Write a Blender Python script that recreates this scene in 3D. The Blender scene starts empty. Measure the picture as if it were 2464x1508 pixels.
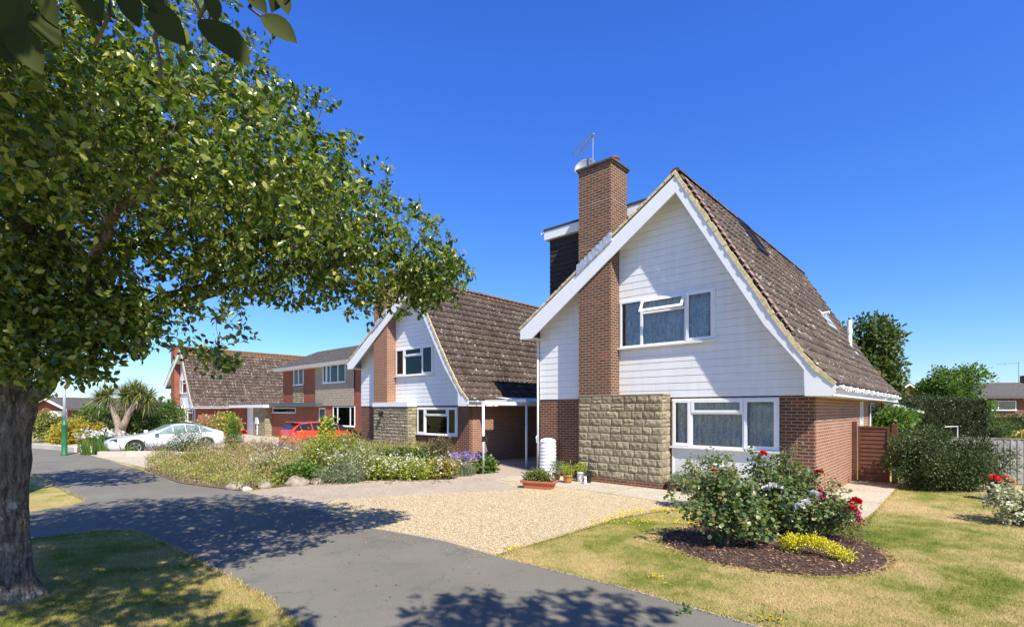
import bpy, math, random
import numpy as np
from mathutils import Vector, Matrix
R = math.radians
scene = bpy.context.scene
# ------------------------------------------------------------------ camera, sky, sun
cam_d = bpy.data.cameras.new("camera"); cam = bpy.data.objects.new("camera", cam_d)
scene.collection.objects.link(cam); scene.camera = cam
F, CX, YH, H = 1210.0, 1232.0, 985.0, 2.05          # focal length, centre and horizon of the photograph (2464 px wide)
cam.location = (0, 0, H); cam.rotation_euler = (R(90), 0, 0)
cam_d.sensor_width = 36; cam_d.lens = 36 * F / 2464; cam_d.shift_y = (YH - 754) / 2464
cam_d.clip_start = 0.05; cam_d.clip_end = 4000
w = bpy.data.worlds.new("World"); scene.world = w; w.use_nodes = True
nt = w.node_tree; bg = nt.nodes['Background']
sky = nt.nodes.new('ShaderNodeTexSky'); sky.sky_type = 'NISHITA'; sky.sun_disc = False
sky.sun_elevation = R(48.4); sky.sun_rotation = R(154.5); sky.altitude = 0
sky.air_density = 1.0; sky.dust_density = 0.15; sky.ozone_density = 3.5
hs = nt.nodes.new('ShaderNodeHueSaturation'); hs.inputs['Saturation'].default_value = 1.22; hs.inputs['Value'].default_value = 1.0
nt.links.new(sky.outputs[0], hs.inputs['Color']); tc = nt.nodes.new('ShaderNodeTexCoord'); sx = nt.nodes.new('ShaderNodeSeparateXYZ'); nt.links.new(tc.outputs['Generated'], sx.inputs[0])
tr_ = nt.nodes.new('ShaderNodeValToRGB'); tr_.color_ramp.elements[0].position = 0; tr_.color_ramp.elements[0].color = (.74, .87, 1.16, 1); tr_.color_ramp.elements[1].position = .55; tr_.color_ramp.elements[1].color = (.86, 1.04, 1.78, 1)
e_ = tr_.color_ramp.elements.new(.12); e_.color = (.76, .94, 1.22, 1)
for p_, c_ in ((.65, (.86, 1.02, 1.75, 1)), (.74, (.60, .62, .95, 1)), (1.0, (.42, .42, .52, 1))): e_ = tr_.color_ramp.elements.new(p_); e_.color = c_  # upper sky darkened out of view to cut blue light on the ground
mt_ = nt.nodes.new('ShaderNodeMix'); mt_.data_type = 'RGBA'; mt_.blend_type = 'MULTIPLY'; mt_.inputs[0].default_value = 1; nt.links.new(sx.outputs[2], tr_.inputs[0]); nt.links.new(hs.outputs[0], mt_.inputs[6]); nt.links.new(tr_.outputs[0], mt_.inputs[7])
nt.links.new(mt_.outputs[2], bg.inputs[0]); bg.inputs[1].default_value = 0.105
sd = bpy.data.lights.new("sun", 'SUN'); sd.energy = 5.0; sd.angle = R(0.55); sd.color = (1.0, 0.94, 0.83)
sun = bpy.data.objects.new("sun", sd); scene.collection.objects.link(sun)
D = Vector((-0.512, 1.073, -1.34)).normalized()
sun.rotation_euler = D.to_track_quat('-Z', 'Y').to_euler(); sun.location = (4, -8, 12)
scene.view_settings.view_transform = 'Standard'; scene.view_settings.look = 'None'
scene.view_settings.exposure = 0.56; scene.view_settings.gamma = 1
scene.render.engine = 'CYCLES'
scene.cycles.max_bounces = 8; scene.cycles.transparent_max_bounces = 16

# ------------------------------------------------------------------ frames
TH = R(-42.3); AX = (math.cos(TH), math.sin(TH)); AY = (-math.sin(TH), math.cos(TH))
P1 = (6.58, 10.93)
def L(x, y, P=P1): return (P[0] + x*AX[0] + y*AY[0], P[1] + x*AX[1] + y*AY[1])
def G(u, v):                                         # survey: ground point seen at a pixel of the photograph
    Y = F*H/(v - YH); return ((u - CX)/F*Y, Y)
def at(u, Y): return ((u - CX)/F*Y, Y)
rng = np.random.default_rng(7)

# ------------------------------------------------------------------ object helpers
def tag(o, label=None, cat=None, group=None, kind=None):
    if label: o['label'] = label
    if cat: o['category'] = cat
    if group: o['group'] = group
    if kind: o['kind'] = kind
    return o
def empty(name, loc=(0, 0, 0), rz=0, label=None, cat=None, group=None):
    o = bpy.data.objects.new(name, None); scene.collection.objects.link(o)
    o.location = loc if len(loc) == 3 else (loc[0], loc[1], 0); o.rotation_euler = (0, 0, rz); o.empty_display_size = .2
    return tag(o, label, cat, group)
def link(name, me, parent=None, mat=None):
    if mat: me.materials.append(mat)
    o = bpy.data.objects.new(name, me); scene.collection.objects.link(o)
    if parent: o.parent = parent
    return o
def raw_mesh(name, V, loops, totals, smooth=False):
    me = bpy.data.meshes.new(name); V = np.asarray(V, dtype=np.float32)
    me.vertices.add(len(V)); me.vertices.foreach_set('co', V.ravel())
    loops = np.asarray(loops, dtype=np.int32).ravel(); totals = np.asarray(totals, dtype=np.int32)
    me.loops.add(len(loops)); me.loops.foreach_set('vertex_index', loops)
    st = np.zeros(len(totals), dtype=np.int32); st[1:] = np.cumsum(totals)[:-1]
    me.polygons.add(len(totals)); me.polygons.foreach_set('loop_start', st); me.polygons.foreach_set('loop_total', totals)
    if smooth: me.polygons.foreach_set('use_smooth', np.ones(len(totals), dtype=bool))
    me.update(calc_edges=True); return me
def box_uv(me):                                      # metres along and up every face
    n = len(me.loops); co = np.zeros(len(me.vertices)*3, dtype=np.float32); me.vertices.foreach_get('co', co); co = co.reshape(-1, 3)
    vi = np.zeros(n, dtype=np.int32); me.loops.foreach_get('vertex_index', vi)
    nor = np.zeros(len(me.polygons)*3, dtype=np.float32); me.polygons.foreach_get('normal', nor); nor = nor.reshape(-1, 3)
    tot = np.zeros(len(me.polygons), dtype=np.int32); me.polygons.foreach_get('loop_total', tot)
    N = np.repeat(nor, tot, axis=0); P = co[vi]
    T = np.stack([-N[:, 1], N[:, 0], np.zeros(n)], 1); l = np.linalg.norm(T, axis=1); flat = l < 1e-3
    T[flat] = (1, 0, 0); l[flat] = 1; T /= l[:, None]
    s = np.where(T[:, 0] + T[:, 1]*0.999 < 0, -1, 1)[:, None]; T = T*s
    B = np.cross(N, T); B = np.where(B[:, 2:3] < 0, -B, B); B[flat] = (0, 1, 0)
    uv = np.stack([(P*T).sum(1), (P*B).sum(1)], 1).astype(np.float32)
    me.uv_layers.new(name='UVMap').data.foreach_set('uv', uv.ravel())
class MB:
    def __init__(s): s.v = []; s.f = []
    def add(s, vs, fs):
        b = len(s.v); s.v += [tuple(p) for p in vs]; s.f += [tuple(i + b for i in f) for f in fs]; return s
    def box(s, x0, x1, y0, y1, z0, z1):
        return s.add([(x0,y0,z0),(x1,y0,z0),(x1,y1,z0),(x0,y1,z0),(x0,y0,z1),(x1,y0,z1),(x1,y1,z1),(x0,y1,z1)],
                     [(0,3,2,1),(4,5,6,7),(0,1,5,4),(1,2,6,5),(2,3,7,6),(3,0,4,7)])
    def prism(s, poly, y0, y1):                      # poly in (x,z), counter-clockwise seen from -y
        n = len(poly); return s.add([(x, y0, z) for x, z in poly] + [(x, y1, z) for x, z in poly],
            [tuple(range(n)), tuple(range(2*n-1, n-1, -1))] + [(i, i+n, (i+1) % n+n, (i+1) % n) for i in range(n)])
    def slab(s, poly, z0, z1):                       # poly in (x,y)
        n = len(poly); return s.add([(x, y, z0) for x, y in poly] + [(x, y, z1) for x, y in poly],
            [tuple(range(n-1, -1, -1)), tuple(range(n, 2*n))] + [(i, (i+1) % n, (i+1) % n+n, i+n) for i in range(n)])
    def tube(s, pts, rad, n=8, cap=True):
        pts = [Vector(p) for p in pts]; rad = rad if hasattr(rad, '__len__') else [rad]*len(pts)
        vs = []; up = Vector((0, 0, 1))
        for i, p in enumerate(pts):
            d = (pts[min(i+1, len(pts)-1)] - pts[max(i-1, 0)]).normalized()
            a = d.cross(up if abs(d.z) < .95 else Vector((1, 0, 0))).normalized(); b = d.cross(a)
            vs += [p + (a*math.cos(t) + b*math.sin(t))*rad[i] for t in [2*math.pi*k/n for k in range(n)]]
        fs = [(i*n+k, i*n+(k+1) % n, (i+1)*n+(k+1) % n, (i+1)*n+k) for i in range(len(pts)-1) for k in range(n)]
        if cap: fs += [tuple(range(n-1, -1, -1)), tuple(range((len(pts)-1)*n, len(pts)*n))]
        return s.add(vs, fs)
    def lathe(s, prof, c=(0, 0, 0), n=24):
        vs = [(c[0]+r*math.cos(2*math.pi*k/n), c[1]+r*math.sin(2*math.pi*k/n), c[2]+z) for r, z in prof for k in range(n)]
        fs = [(i*n+k, i*n+(k+1) % n, (i+1)*n+(k+1) % n, (i+1)*n+k) for i in range(len(prof)-1) for k in range(n)]
        return s.add(vs, fs + [tuple(range(n-1, -1, -1)), tuple(range((len(prof)-1)*n, len(prof)*n))])
    def build(s, name, mat, parent=None, smooth=False, bevel=0):
        me = bpy.data.meshes.new(name); me.from_pydata(s.v, [], s.f); me.update()
        if smooth: me.polygons.foreach_set('use_smooth', [True]*len(me.polygons))
        box_uv(me); o = link(name, me, parent, mat)
        if bevel:
            m = o.modifiers.new('bevel', 'BEVEL'); m.width = bevel; m.segments = 2; m.limit_method = 'ANGLE'
        return o

# ------------------------------------------------------------------ materials
class NT:
    def __init__(s, name):
        s.m = bpy.data.materials.new(name); s.m.use_nodes = True; s.t = s.m.node_tree; s.b = s.t.nodes['Principled BSDF']; s.out = s.t.nodes['Material Output']
    def n(s, typ, **kw):
        nd = s.t.nodes.new('ShaderNode' + typ)
        for k, v in kw.items():
            if k in nd.inputs: nd.inputs[k].default_value = v
            else: setattr(nd, k, v)
        return nd
    def l(s, a, b): s.t.links.new(a, b)
    def coord(s, kind='Object'): return s.n('TexCoord').outputs[kind]
    def noise(s, vec, scale, detail=4, rough=.55, dist=0):
        nd = s.n('TexNoise', Scale=scale, Detail=detail, Roughness=rough, Distortion=dist)
        if vec is not None: s.l(vec, nd.inputs['Vector'])
        return nd.outputs[0]
    def ramp(s, fac, stops, mode='LINEAR'):
        r = s.n('ValToRGB'); r.color_ramp.interpolation = mode; e = r.color_ramp.elements; stops = sorted(stops, key=lambda q: q[0])
        for p, c in stops[2:]: e.new(p)
        for i, (p, c) in enumerate(stops):
            e[i].position = p; e[i].color = (*c, 1) if hasattr(c, '__len__') else (c, c, c, 1)
        s.l(fac, r.inputs[0]); return r.outputs[0]
    def mix(s, fac, a, b, mode='MIX'):
        m = s.n('Mix', data_type='RGBA', blend_type=mode)
        for i, v in ((0, fac), (6, a), (7, b)):
            if hasattr(v, 'is_linked') or hasattr(v, 'links'): s.l(v, m.inputs[i])
            elif i == 0: m.inputs[0].default_value = v
            else: m.inputs[i].default_value = (*v, 1)
        return m.outputs[2]
    def bump(s, hgt, strength=.5, dist=.01):
        b = s.n('Bump', Strength=strength, Distance=dist); s.l(hgt, b.inputs['Height']); s.l(b.outputs[0], s.b.inputs['Normal']); return b
    def col(s, c):
        if hasattr(c, 'links'): s.l(c, s.b.inputs['Base Color'])
        else: s.b.inputs['Base Color'].default_value = (*c, 1)
    def rough(s, r): s.b.inputs['Roughness'].default_value = r
def plain(name, c, rough=.5, metal=0, var=.08, scale=3, spec=.5, bump=0):
    t = NT(name); nz = t.noise(t.coord(), scale, 5)
    a = tuple(x*(1-var) for x in c); b = tuple(min(1, x*(1+var)) for x in c)
    t.col(t.ramp(nz, [(.3, a), (.7, b)])); t.rough(rough); t.b.inputs['Metallic'].default_value = metal
    t.b.inputs['Specular IOR Level'].default_value = spec
    if bump: t.bump(t.noise(t.coord(), scale*12, 4), .4, bump)
    return t.m
def brick_mat(name, c1, c2, c3, mortar, dark=.5):
    t = NT(name); uv = t.coord('UV'); wob = t.noise(uv, 6, 2)
    ad = t.n('VectorMath', operation='MULTIPLY_ADD'); t.l(wob, ad.inputs[0]); ad.inputs[1].default_value = (.004, .004, 0); t.l(uv, ad.inputs[2])
    br = t.n('TexBrick', Scale=1.0); br.inputs['Brick Width'].default_value = .225; br.inputs['Row Height'].default_value = .075
    br.inputs['Mortar Size'].default_value = .0095; br.inputs['Mortar Smooth'].default_value = .25; br.inputs['Bias'].default_value = -.1
    br.offset = .5; br.squash = 1
    br.inputs['Color1'].default_value = (0, 0, 0, 1); br.inputs['Color2'].default_value = (1, 1, 1, 1); br.inputs['Mortar'].default_value = (.5, .5, .5, 1)
    t.l(ad.outputs[0], br.inputs['Vector'])
    bc = t.ramp(br.outputs['Color'], [(0, c1), (.35, c2), (.62, c3), (.85, c2), (1, tuple(x*dark for x in c1))])
    g = t.noise(uv, 90, 5, .7); bc = t.mix(.42, bc, t.ramp(g, [(.3, tuple(x*.45 for x in c2)), (.7, tuple(min(1, x*1.5) for x in c3))]))
    big = t.noise(uv, .9, 4); bc = t.mix(1, bc, t.ramp(big, [(.25, .78), (.75, 1.12)]), 'MULTIPLY')
    mo = t.mix(t.noise(uv, 30, 3), mortar, tuple(x*.7 for x in mortar))
    t.col(t.mix(br.outputs['Fac'], bc, mo)); t.rough(.92); t.b.inputs['Specular IOR Level'].default_value = .2
    inv = t.n('MapRange'); inv.inputs[1].default_value = 0; inv.inputs[2].default_value = 1; inv.inputs[3].default_value = 1; inv.inputs[4].default_value = 0
    t.l(br.outputs['Fac'], inv.inputs[0]); mm = t.n('Math', operation='MULTIPLY_ADD'); t.l(g, mm.inputs[0]); mm.inputs[1].default_value = .35; t.l(inv.outputs[0], mm.inputs[2])
    t.bump(mm.outputs[0], .9, .006); return t.m
def leaf_mat(name, stops, rough=.42, trans=.35, tcol=None, spec=.5):
    t = NT(name); g = t.n('NewGeometry'); c = t.ramp(g.outputs['Random Per Island'], stops)
    t.col(c); t.rough(rough); t.b.inputs['Specular IOR Level'].default_value = spec
    if trans:
        tr = t.n('BsdfTranslucent'); mc = t.mix(1, c, tcol or (1.5, 1.7, .6), 'MULTIPLY'); t.l(mc, tr.inputs[0])
        mx = t.n('MixShader', Fac=trans); t.l(t.b.outputs[0], mx.inputs[1]); t.l(tr.outputs[0], mx.inputs[2]); t.l(mx.outputs[0], t.out.inputs[0])
    return t.m
M = {}
M['brick'] = brick_mat('brick_brown', (.155, .056, .036), (.082, .042, .034), (.26, .082, .042), (.38, .31, .22))
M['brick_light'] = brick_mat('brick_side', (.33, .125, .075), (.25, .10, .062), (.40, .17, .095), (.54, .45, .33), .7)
M['brick_old'] = brick_mat('brick_chimney', (.14, .066, .044), (.075, .045, .036), (.25, .094, .050), (.42, .35, .25))
M['brick_red'] = brick_mat('brick_red', (.30, .075, .04), (.22, .055, .032), (.38, .10, .055), (.36, .22, .15))
M['upvc'] = plain('white_upvc', (.86, .855, .84), .3, var=.03, scale=1.2)
def clad_mat():
    t = NT('white_cladding'); o = t.coord(); nz = t.noise(o, 1.3, 5)
    mp = t.n('Mapping'); mp.inputs['Scale'].default_value = (7, 7, .5); t.l(o, mp.inputs[0]); st = t.noise(mp.outputs[0], 1.0, 5)
    c = t.ramp(nz, [(.3, (.80, .795, .775)), (.7, (.87, .865, .845))]); c = t.mix(1, c, t.ramp(st, [(.35, (.955, .95, .93)), (.6, (1, 1, 1))]), 'MULTIPLY')
    t.col(c); t.rough(.45); t.bump(t.noise(o, 2.5, 2), .25, .006); return t.m
M['clad'] = clad_mat()
M['fascia'] = plain('white_fascia', (.86, .855, .84), .35, var=.03)
M['panel'] = plain('white_panel', (.76, .755, .74), .6, var=.04)
M['grey_clad'] = plain('weathered_board', (.36, .30, .22), .85, var=.25, scale=9, bump=.003)
M['mortar'] = plain('verge_mortar', (.66, .54, .31), .95, var=.28, scale=14, bump=.012)
M['lead'] = plain('lead', (.50, .53, .56), .5, .25, var=.28, scale=11, bump=.004)
M['darkframe'] = plain('dark_frame', (.03, .03, .035), .4)
M['felt'] = plain('roof_felt', (.05, .05, .055), .85, var=.2)
M['darkfascia'] = plain('grey_fascia', (.09, .10, .11), .6)
M['pot'] = plain('clay_pot', (.20, .05, .03), .7, var=.2, scale=9)
M['terracotta'] = plain('terracotta', (.46, .14, .075), .75, var=.14, scale=9)
M['ochre'] = plain('ochre_glaze', (.44, .20, .04), .35, var=.2)
M['brownpot'] = plain('brown_glaze', (.10, .05, .03), .35, var=.25)
M['black'] = plain('black_plastic', (.015, .015, .017), .45)
M['metal'] = plain('galvanised', (.45, .46, .47), .4, .8)
M['dish'] = plain('dish_grey', (.24, .26, .28), .5)
M['whitepaint'] = plain('white_paint', (.78, .79, .79), .5, var=.04)
M['butt'] = plain('white_butt', (.78, .79, .80), .45, var=.05, scale=2)
M['gate'] = plain('gate_stain', (.14, .054, .026), .6, var=.24, scale=5)
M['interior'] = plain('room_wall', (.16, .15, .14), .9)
M['post_green'] = plain('green_paint', (.025, .16, .05), .4, var=.15)
M['lampgrey'] = plain('lamp_grey', (.45, .50, .52), .45)
M['rubber'] = plain('rubber', (.02, .02, .02), .8)
M['alloy'] = plain('alloy', (.55, .56, .58), .3, .7)
M['redlens'] = plain('red_lens', (.5, .02, .02), .2)
M['plate'] = plain('yellow_plate', (.75, .55, .05), .4)
M['bark_far'] = plain('bark_far', (.09, .065, .045), .9, var=.3, scale=9, bump=.01)
M['cord_bark'] = plain('pale_bark', (.27, .21, .16), .9, var=.3, scale=7, bump=.01)
M['stem'] = plain('green_stem', (.07, .10, .035), .7, var=.3)
M['twig'] = plain('twig', (.17, .135, .10), .85, var=.3)
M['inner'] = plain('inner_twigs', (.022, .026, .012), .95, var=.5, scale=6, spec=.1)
M['boulder'] = plain('boulder', (.30, .25, .20), .95, var=.45, scale=7, bump=.03)
def glass_mat():
    t = NT('window_glass'); gl = t.n('BsdfGlossy', Roughness=.02); gl.inputs[0].default_value = (.9, .95, 1, 1)
    tr = t.n('BsdfTransparent'); tr.inputs[0].default_value = (.92, .94, .94, 1); fr = t.n('Fresnel', IOR=1.45); mx = t.n('MixShader')
    bp = t.n('Bump', Strength=.15, Distance=.02); t.l(t.noise(t.coord(), 1.1, 1), bp.inputs['Height']); t.l(bp.outputs[0], gl.inputs['Normal'])
    t.l(fr.outputs[0], mx.inputs[0]); t.l(tr.outputs[0], mx.inputs[1]); t.l(gl.outputs[0], mx.inputs[2]); t.l(mx.outputs[0], t.out.inputs[0]); return t.m
M['glass'] = glass_mat()
M['carglass'] = plain('car_glass', (.02, .025, .028), .06, spec=.9)
M['paleglass'] = plain('pale_glass', (.22, .30, .29), .12, spec=.9)
def curtain_mat():
    t = NT('net_curtain'); o = t.coord(); mp = t.n('Mapping'); mp.inputs['Scale'].default_value = (1, 1, .22); t.l(o, mp.inputs[0]); st = t.noise(mp.outputs[0], 16, 5, .6)
    v = t.n('TexVoronoi', Scale=22); t.l(o, v.inputs[0]); c = t.ramp(st, [(.34, (.55, .58, .59)), (.5, (.80, .81, .81)), (.66, (.93, .93, .92))]); c = t.mix(.5, c, t.mix(1, c, t.ramp(v.outputs['Distance'], [(.2, (1.2, 1.2, 1.2)), (.55, (.5, .53, .55))]), 'MULTIPLY'))
    t.col(c); t.rough(.9); return t.m
M['curtain'] = curtain_mat()
def div(t, sock, k):
    d = t.n('Math', operation='DIVIDE'); t.l(sock, d.inputs[0]); d.inputs[1].default_value = k; return d.outputs[0]
def tile_mat(name, base, warm, lichen=.62, top=None):
    t = NT(name); o = t.coord(); uv = t.coord('UV')
    vor = t.n('TexVoronoi', feature='F1', Scale=1.0); mp = t.n('Mapping'); mp.inputs['Scale'].default_value = (3.03, 3.03, 1); t.l(uv, mp.inputs[0]); t.l(mp.outputs[0], vor.inputs[0])
    c = t.mix(t.ramp(vor.outputs['Color'], [(0, 0), (1, 1)]), base, warm)
    c = t.mix(1, c, t.ramp(t.noise(o, 1.1, 5, .6), [(.3, .72), (.72, 1.3)]), 'MULTIPLY')
    c = t.mix(1, c, t.ramp(t.noise(o, 30, 4, .7), [(.3, .65), (.7, 1.3)]), 'MULTIPLY')
    sp = t.noise(o, 13, 6, .62); sp2 = t.noise(o, 2.2, 3)
    ml = t.n('Math', operation='MULTIPLY_ADD'); t.l(sp2, ml.inputs[0]); ml.inputs[1].default_value = .30; t.l(sp, ml.inputs[2])
    c = t.mix(t.ramp(ml.outputs[0], [(lichen + .172, 0), (lichen + .205, .75)]), c, (.62, .58, .50))
    c = t.mix(t.ramp(t.noise(o, 5, 6, .7), [(.60, 0), (.72, .6)]), c, (.42, .34, .15))
    if top:
        sx = t.n('SeparateXYZ'); t.l(o, sx.inputs[0]); md = t.n('Math', operation='MULTIPLY_ADD'); t.l(t.noise(o, 3.5, 5), md.inputs[0]); md.inputs[1].default_value = 1.6; t.l(sx.outputs[2], md.inputs[2])
        c = t.mix(t.ramp(div(t, md.outputs[0], 10), [(top/10 + .045, 0), (top/10 + .10, .75)]), c, (.26, .14, .065))
    t.col(c); t.rough(.9); t.b.inputs['Specular IOR Level'].default_value = .25; t.bump(t.noise(o, 55, 4), .5, .006); return t.m
M['tile'] = tile_mat('concrete_tile', (.088, .066, .053), (.150, .113, .090), .60)
M['tile2'] = tile_mat('concrete_tile_lichen', (.072, .053, .042), (.125, .090, .070), .60, 8.0)
M['tile3'] = tile_mat('concrete_tile_orange', (.085, .058, .044), (.135, .09, .068), .57, 7.62)
M['tile_pink'] = plain('cloak_tile', (.38, .24, .20), .9, var=.25, scale=9)
M['tile_dark'] = plain('hung_tile', (.035, .025, .020), .8, var=.35, scale=14, bump=.006)
M['tile_grey'] = plain('grey_tile', (.095, .085, .075), .85, var=.35, scale=7, bump=.01)
M['tile_tan'] = plain('tan_tile', (.30, .19, .11), .85, var=.3, scale=4, bump=.01)
def stone_mat():
    t = NT('split_stone'); o = t.coord(); g = t.n('NewGeometry'); c = t.ramp(g.outputs['Random Per Island'], [(0, (.28, .23, .15)), (.4, (.39, .33, .215)), (.7, (.33, .28, .185)), (1, (.24, .19, .13))])
    c = t.mix(1, c, t.ramp(t.noise(o, 14, 6, .65), [(.3, .68), (.7, 1.25)]), 'MULTIPLY'); t.col(c); t.rough(.95); t.b.inputs['Specular IOR Level'].default_value = .15
    t.bump(t.noise(o, 38, 5, .7), .8, .012); return t.m
M['stone'] = stone_mat(); M['joint'] = plain('dark_joint', (.16, .125, .08), .95)
def asphalt():
    t = NT('asphalt'); o = t.coord(); c = t.ramp(t.noise(o, .55, 5), [(.3, (.168, .155, .127)), (.7, (.220, .204, .168))])
    c = t.mix(1, c, t.ramp(t.noise(o, 75, 4, .85), [(.3, .60), (.7, 1.35)]), 'MULTIPLY')
    c = t.mix(t.ramp(t.noise(o, 24, 3, .5), [(.72, 0), (.75, .6)]), c, (.30, .28, .25)); c = t.mix(t.ramp(t.noise(o, 1.7, 6, .7), [(.55, 0), (.7, .5)]), c, (.10, .096, .088))
    v = t.n('TexVoronoi', feature='DISTANCE_TO_EDGE', Scale=.42); ds = t.n('VectorMath', operation='MULTIPLY_ADD'); nn = t.n('TexNoise', Scale=2.2, Detail=5); t.l(o, nn.inputs[0]); t.l(nn.outputs['Color'], ds.inputs[0]); ds.inputs[1].default_value = (.9, .9, 0); t.l(o, ds.inputs[2]); t.l(ds.outputs[0], v.inputs[0])
    brk = t.ramp(t.noise(o, .5, 2), [(.5, 0), (.6, 1)])
    c = t.mix(t.mix(1, t.ramp(v.outputs['Distance'], [(0, 1), (.006, 0)]), brk, 'MULTIPLY'), c, (.10, .098, .095))
    t.col(c); t.rough(.9); t.b.inputs['Specular IOR Level'].default_value = .25; t.bump(t.noise(o, 160, 3, .8), .55, .006); return t.m
M['asphalt'] = asphalt()
def concrete(name, a, b, agg=True, joint=0):
    t = NT(name); o = t.coord(); c = t.ramp(t.noise(o, .8, 6, .6), [(.3, a), (.7, b)])
    if agg:
        v = t.n('TexVoronoi', Scale=55); t.l(o, v.inputs[0]); c = t.mix(.55, c, t.mix(1, c, t.ramp(v.outputs['Color'], [(.1, .45), (.9, 1.6)]), 'MULTIPLY'))
    c = t.mix(t.ramp(t.noise(o, 3.5, 6, .7), [(.55, 0), (.75, .45)]), c, (.16, .13, .10))
    t.col(c); t.rough(.92); t.b.inputs['Specular IOR Level'].default_value = .2; t.bump(t.noise(o, 90, 4), .5, .004); return t.m
M['concrete'] = concrete('concrete', (.43, .37, .28), (.54, .47, .36))
M['drive'] = concrete('aggregate_concrete', (.37, .30, .24), (.46, .38, .30))
M['kerb'] = concrete('kerb_stone', (.48, .42, .34), (.58, .52, .43), False)
def gravel():
    t = NT('gravel'); g = t.n('NewGeometry'); c = t.ramp(g.outputs['Random Per Island'], [(0, (.24, .165, .085)), (.25, (.49, .39, .225)), (.5, (.62, .52, .335)), (.72, (.54, .35, .175)), (1, (.80, .73, .56))])
    t.col(c); t.rough(.85); return t.m
M['pebble'] = gravel()
def gravel_base():
    t = NT('gravel_base'); o = t.coord(); v = t.n('TexVoronoi', Scale=48); t.l(o, v.inputs[0]); c = t.ramp(v.outputs['Color'], [(0, (.28, .20, .10)), (.5, (.52, .43, .255)), (1, (.72, .64, .44))])
    t.col(c); t.rough(.9); t.bump(v.outputs['Distance'], .8, .012); return t.m
M['gravel_base'] = gravel_base()
def soil(name, a, b):
    t = NT(name); o = t.coord(); t.col(t.ramp(t.noise(o, 9, 6, .7), [(.3, a), (.7, b)])); t.rough(.95); t.bump(t.noise(o, 30, 5), .8, .03); return t.m
M['soil'] = soil('soil', (.10, .07, .045), (.24, .18, .12))
M['mulch_base'] = soil('mulch_base', (.045, .025, .018), (.11, .065, .045))
M['chip'] = leaf_mat('bark_chip', [(0, (.05, .025, .016)), (.45, (.16, .075, .045)), (.8, (.28, .15, .09)), (1, (.55, .38, .25))], .85, 0)
def lawn_color(t, o):
    big = t.noise(o, .42, 5, .6, .4); sm = t.noise(o, 2.3, 5, .65)
    a = t.n('Math', operation='MULTIPLY_ADD'); t.l(sm, a.inputs[0]); a.inputs[1].default_value = .45; t.l(big, a.inputs[2])
    return t.ramp(a.outputs[0], [(.50, (.120, .185, .026)), (.62, (.25, .27, .055)), (.71, (.42, .365, .125)), (.84, (.60, .46, .215))])
def lawn():
    t = NT('lawn_ground'); o = t.coord(); c = lawn_color(t, o); c = t.mix(1, c, t.ramp(t.noise(o, 60, 4, .8), [(.3, .55), (.7, 1.2)]), 'MULTIPLY')
    t.col(c); t.rough(.95); t.b.inputs['Specular IOR Level'].default_value = .1; t.bump(t.noise(o, 70, 4, .8), .8, .02); return t.m
M['lawn'] = lawn()
def blade_mat():
    t = NT('grass_blade'); o = t.coord(); g = t.n('NewGeometry'); c = lawn_color(t, o)
    c = t.mix(1, c, t.ramp(g.outputs['Random Per Island'], [(0, (.65, .72, .6)), (.5, (1, 1, 1)), (1, (1.5, 1.35, 1.3))]), 'MULTIPLY'); t.col(c); t.rough(.7); t.b.inputs['Specular IOR Level'].default_value = .2
    tr = t.n('BsdfTranslucent'); t.l(c, tr.inputs[0]); mx = t.n('MixShader', Fac=.3); t.l(t.b.outputs[0], mx.inputs[1]); t.l(tr.outputs[0], mx.inputs[2]); t.l(mx.outputs[0], t.out.inputs[0]); return t.m
M['blade'] = blade_mat()
def bark():
    t = NT('bark'); o = t.coord(); mp = t.n('Mapping'); mp.inputs['Scale'].default_value = (1, 1, .16); t.l(o, mp.inputs[0])
    nn = t.n('TexNoise', Scale=3.5, Detail=5, Roughness=.65); t.l(o, nn.inputs[0]); ds = t.n('VectorMath', operation='MULTIPLY_ADD'); t.l(nn.outputs['Color'], ds.inputs[0]); ds.inputs[1].default_value = (.10, .10, .10); t.l(mp.outputs[0], ds.inputs[2])
    rid = t.noise(ds.outputs[0], 30, 6, .62); mus = t.ramp(rid, [(.36, 0), (.46, .55), (.62, 1)])
    c = t.ramp(t.noise(o, 9, 7, .7), [(.3, (.15, .125, .10)), (.7, (.33, .29, .24))]); c = t.mix(t.ramp(t.noise(o, 5.5, 6, .7), [(.57, 0), (.63, .85)]), c, (.50, .48, .40)); c = t.mix(t.ramp(t.noise(o, 2.1, 4), [(.5, 0), (.7, .5)]), c, (.13, .14, .08))
    c = t.mix(1, c, t.ramp(rid, [(.34, .40), (.55, 1)]), 'MULTIPLY'); t.col(c); t.rough(.95); t.b.inputs['Specular IOR Level'].default_value = .15
    ad = t.n('Math', operation='MULTIPLY_ADD'); t.l(t.noise(o, 60, 4), ad.inputs[0]); ad.inputs[1].default_value = .25; t.l(mus, ad.inputs[2]); t.bump(ad.outputs[0], 1.0, .035); return t.m
M['bark'] = bark()
g3 = lambda a, b, c: [(0, a), (.55, b), (1, c)]
M['leaf_tree'] = leaf_mat('leaf_street_tree', [(0, (.024, .050, .008)), (.42, (.076, .132, .017)), (.74, (.175, .245, .034)), (1, (.46, .46, .14))], .30, .32, (1.9, 1.9, .35), .65)
M['leaf_near_shaded'] = leaf_mat('leaf_street_tree_shaded', [(0, (.028, .038, .008)), (1, (.050, .062, .012))], .7, .12, (1.6, 1.6, .4), .12)  # backlit shade put into a darker copy of the tree leaf colour
M['leaf_dark'] = leaf_mat('leaf_dark', g3((.02, .035, .012), (.04, .065, .02), (.07, .10, .03)), .45, .25)
M['leaf_chest'] = leaf_mat('leaf_chestnut', g3((.045, .075, .016), (.085, .125, .028), (.15, .18, .045)), .45, .25)
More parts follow.
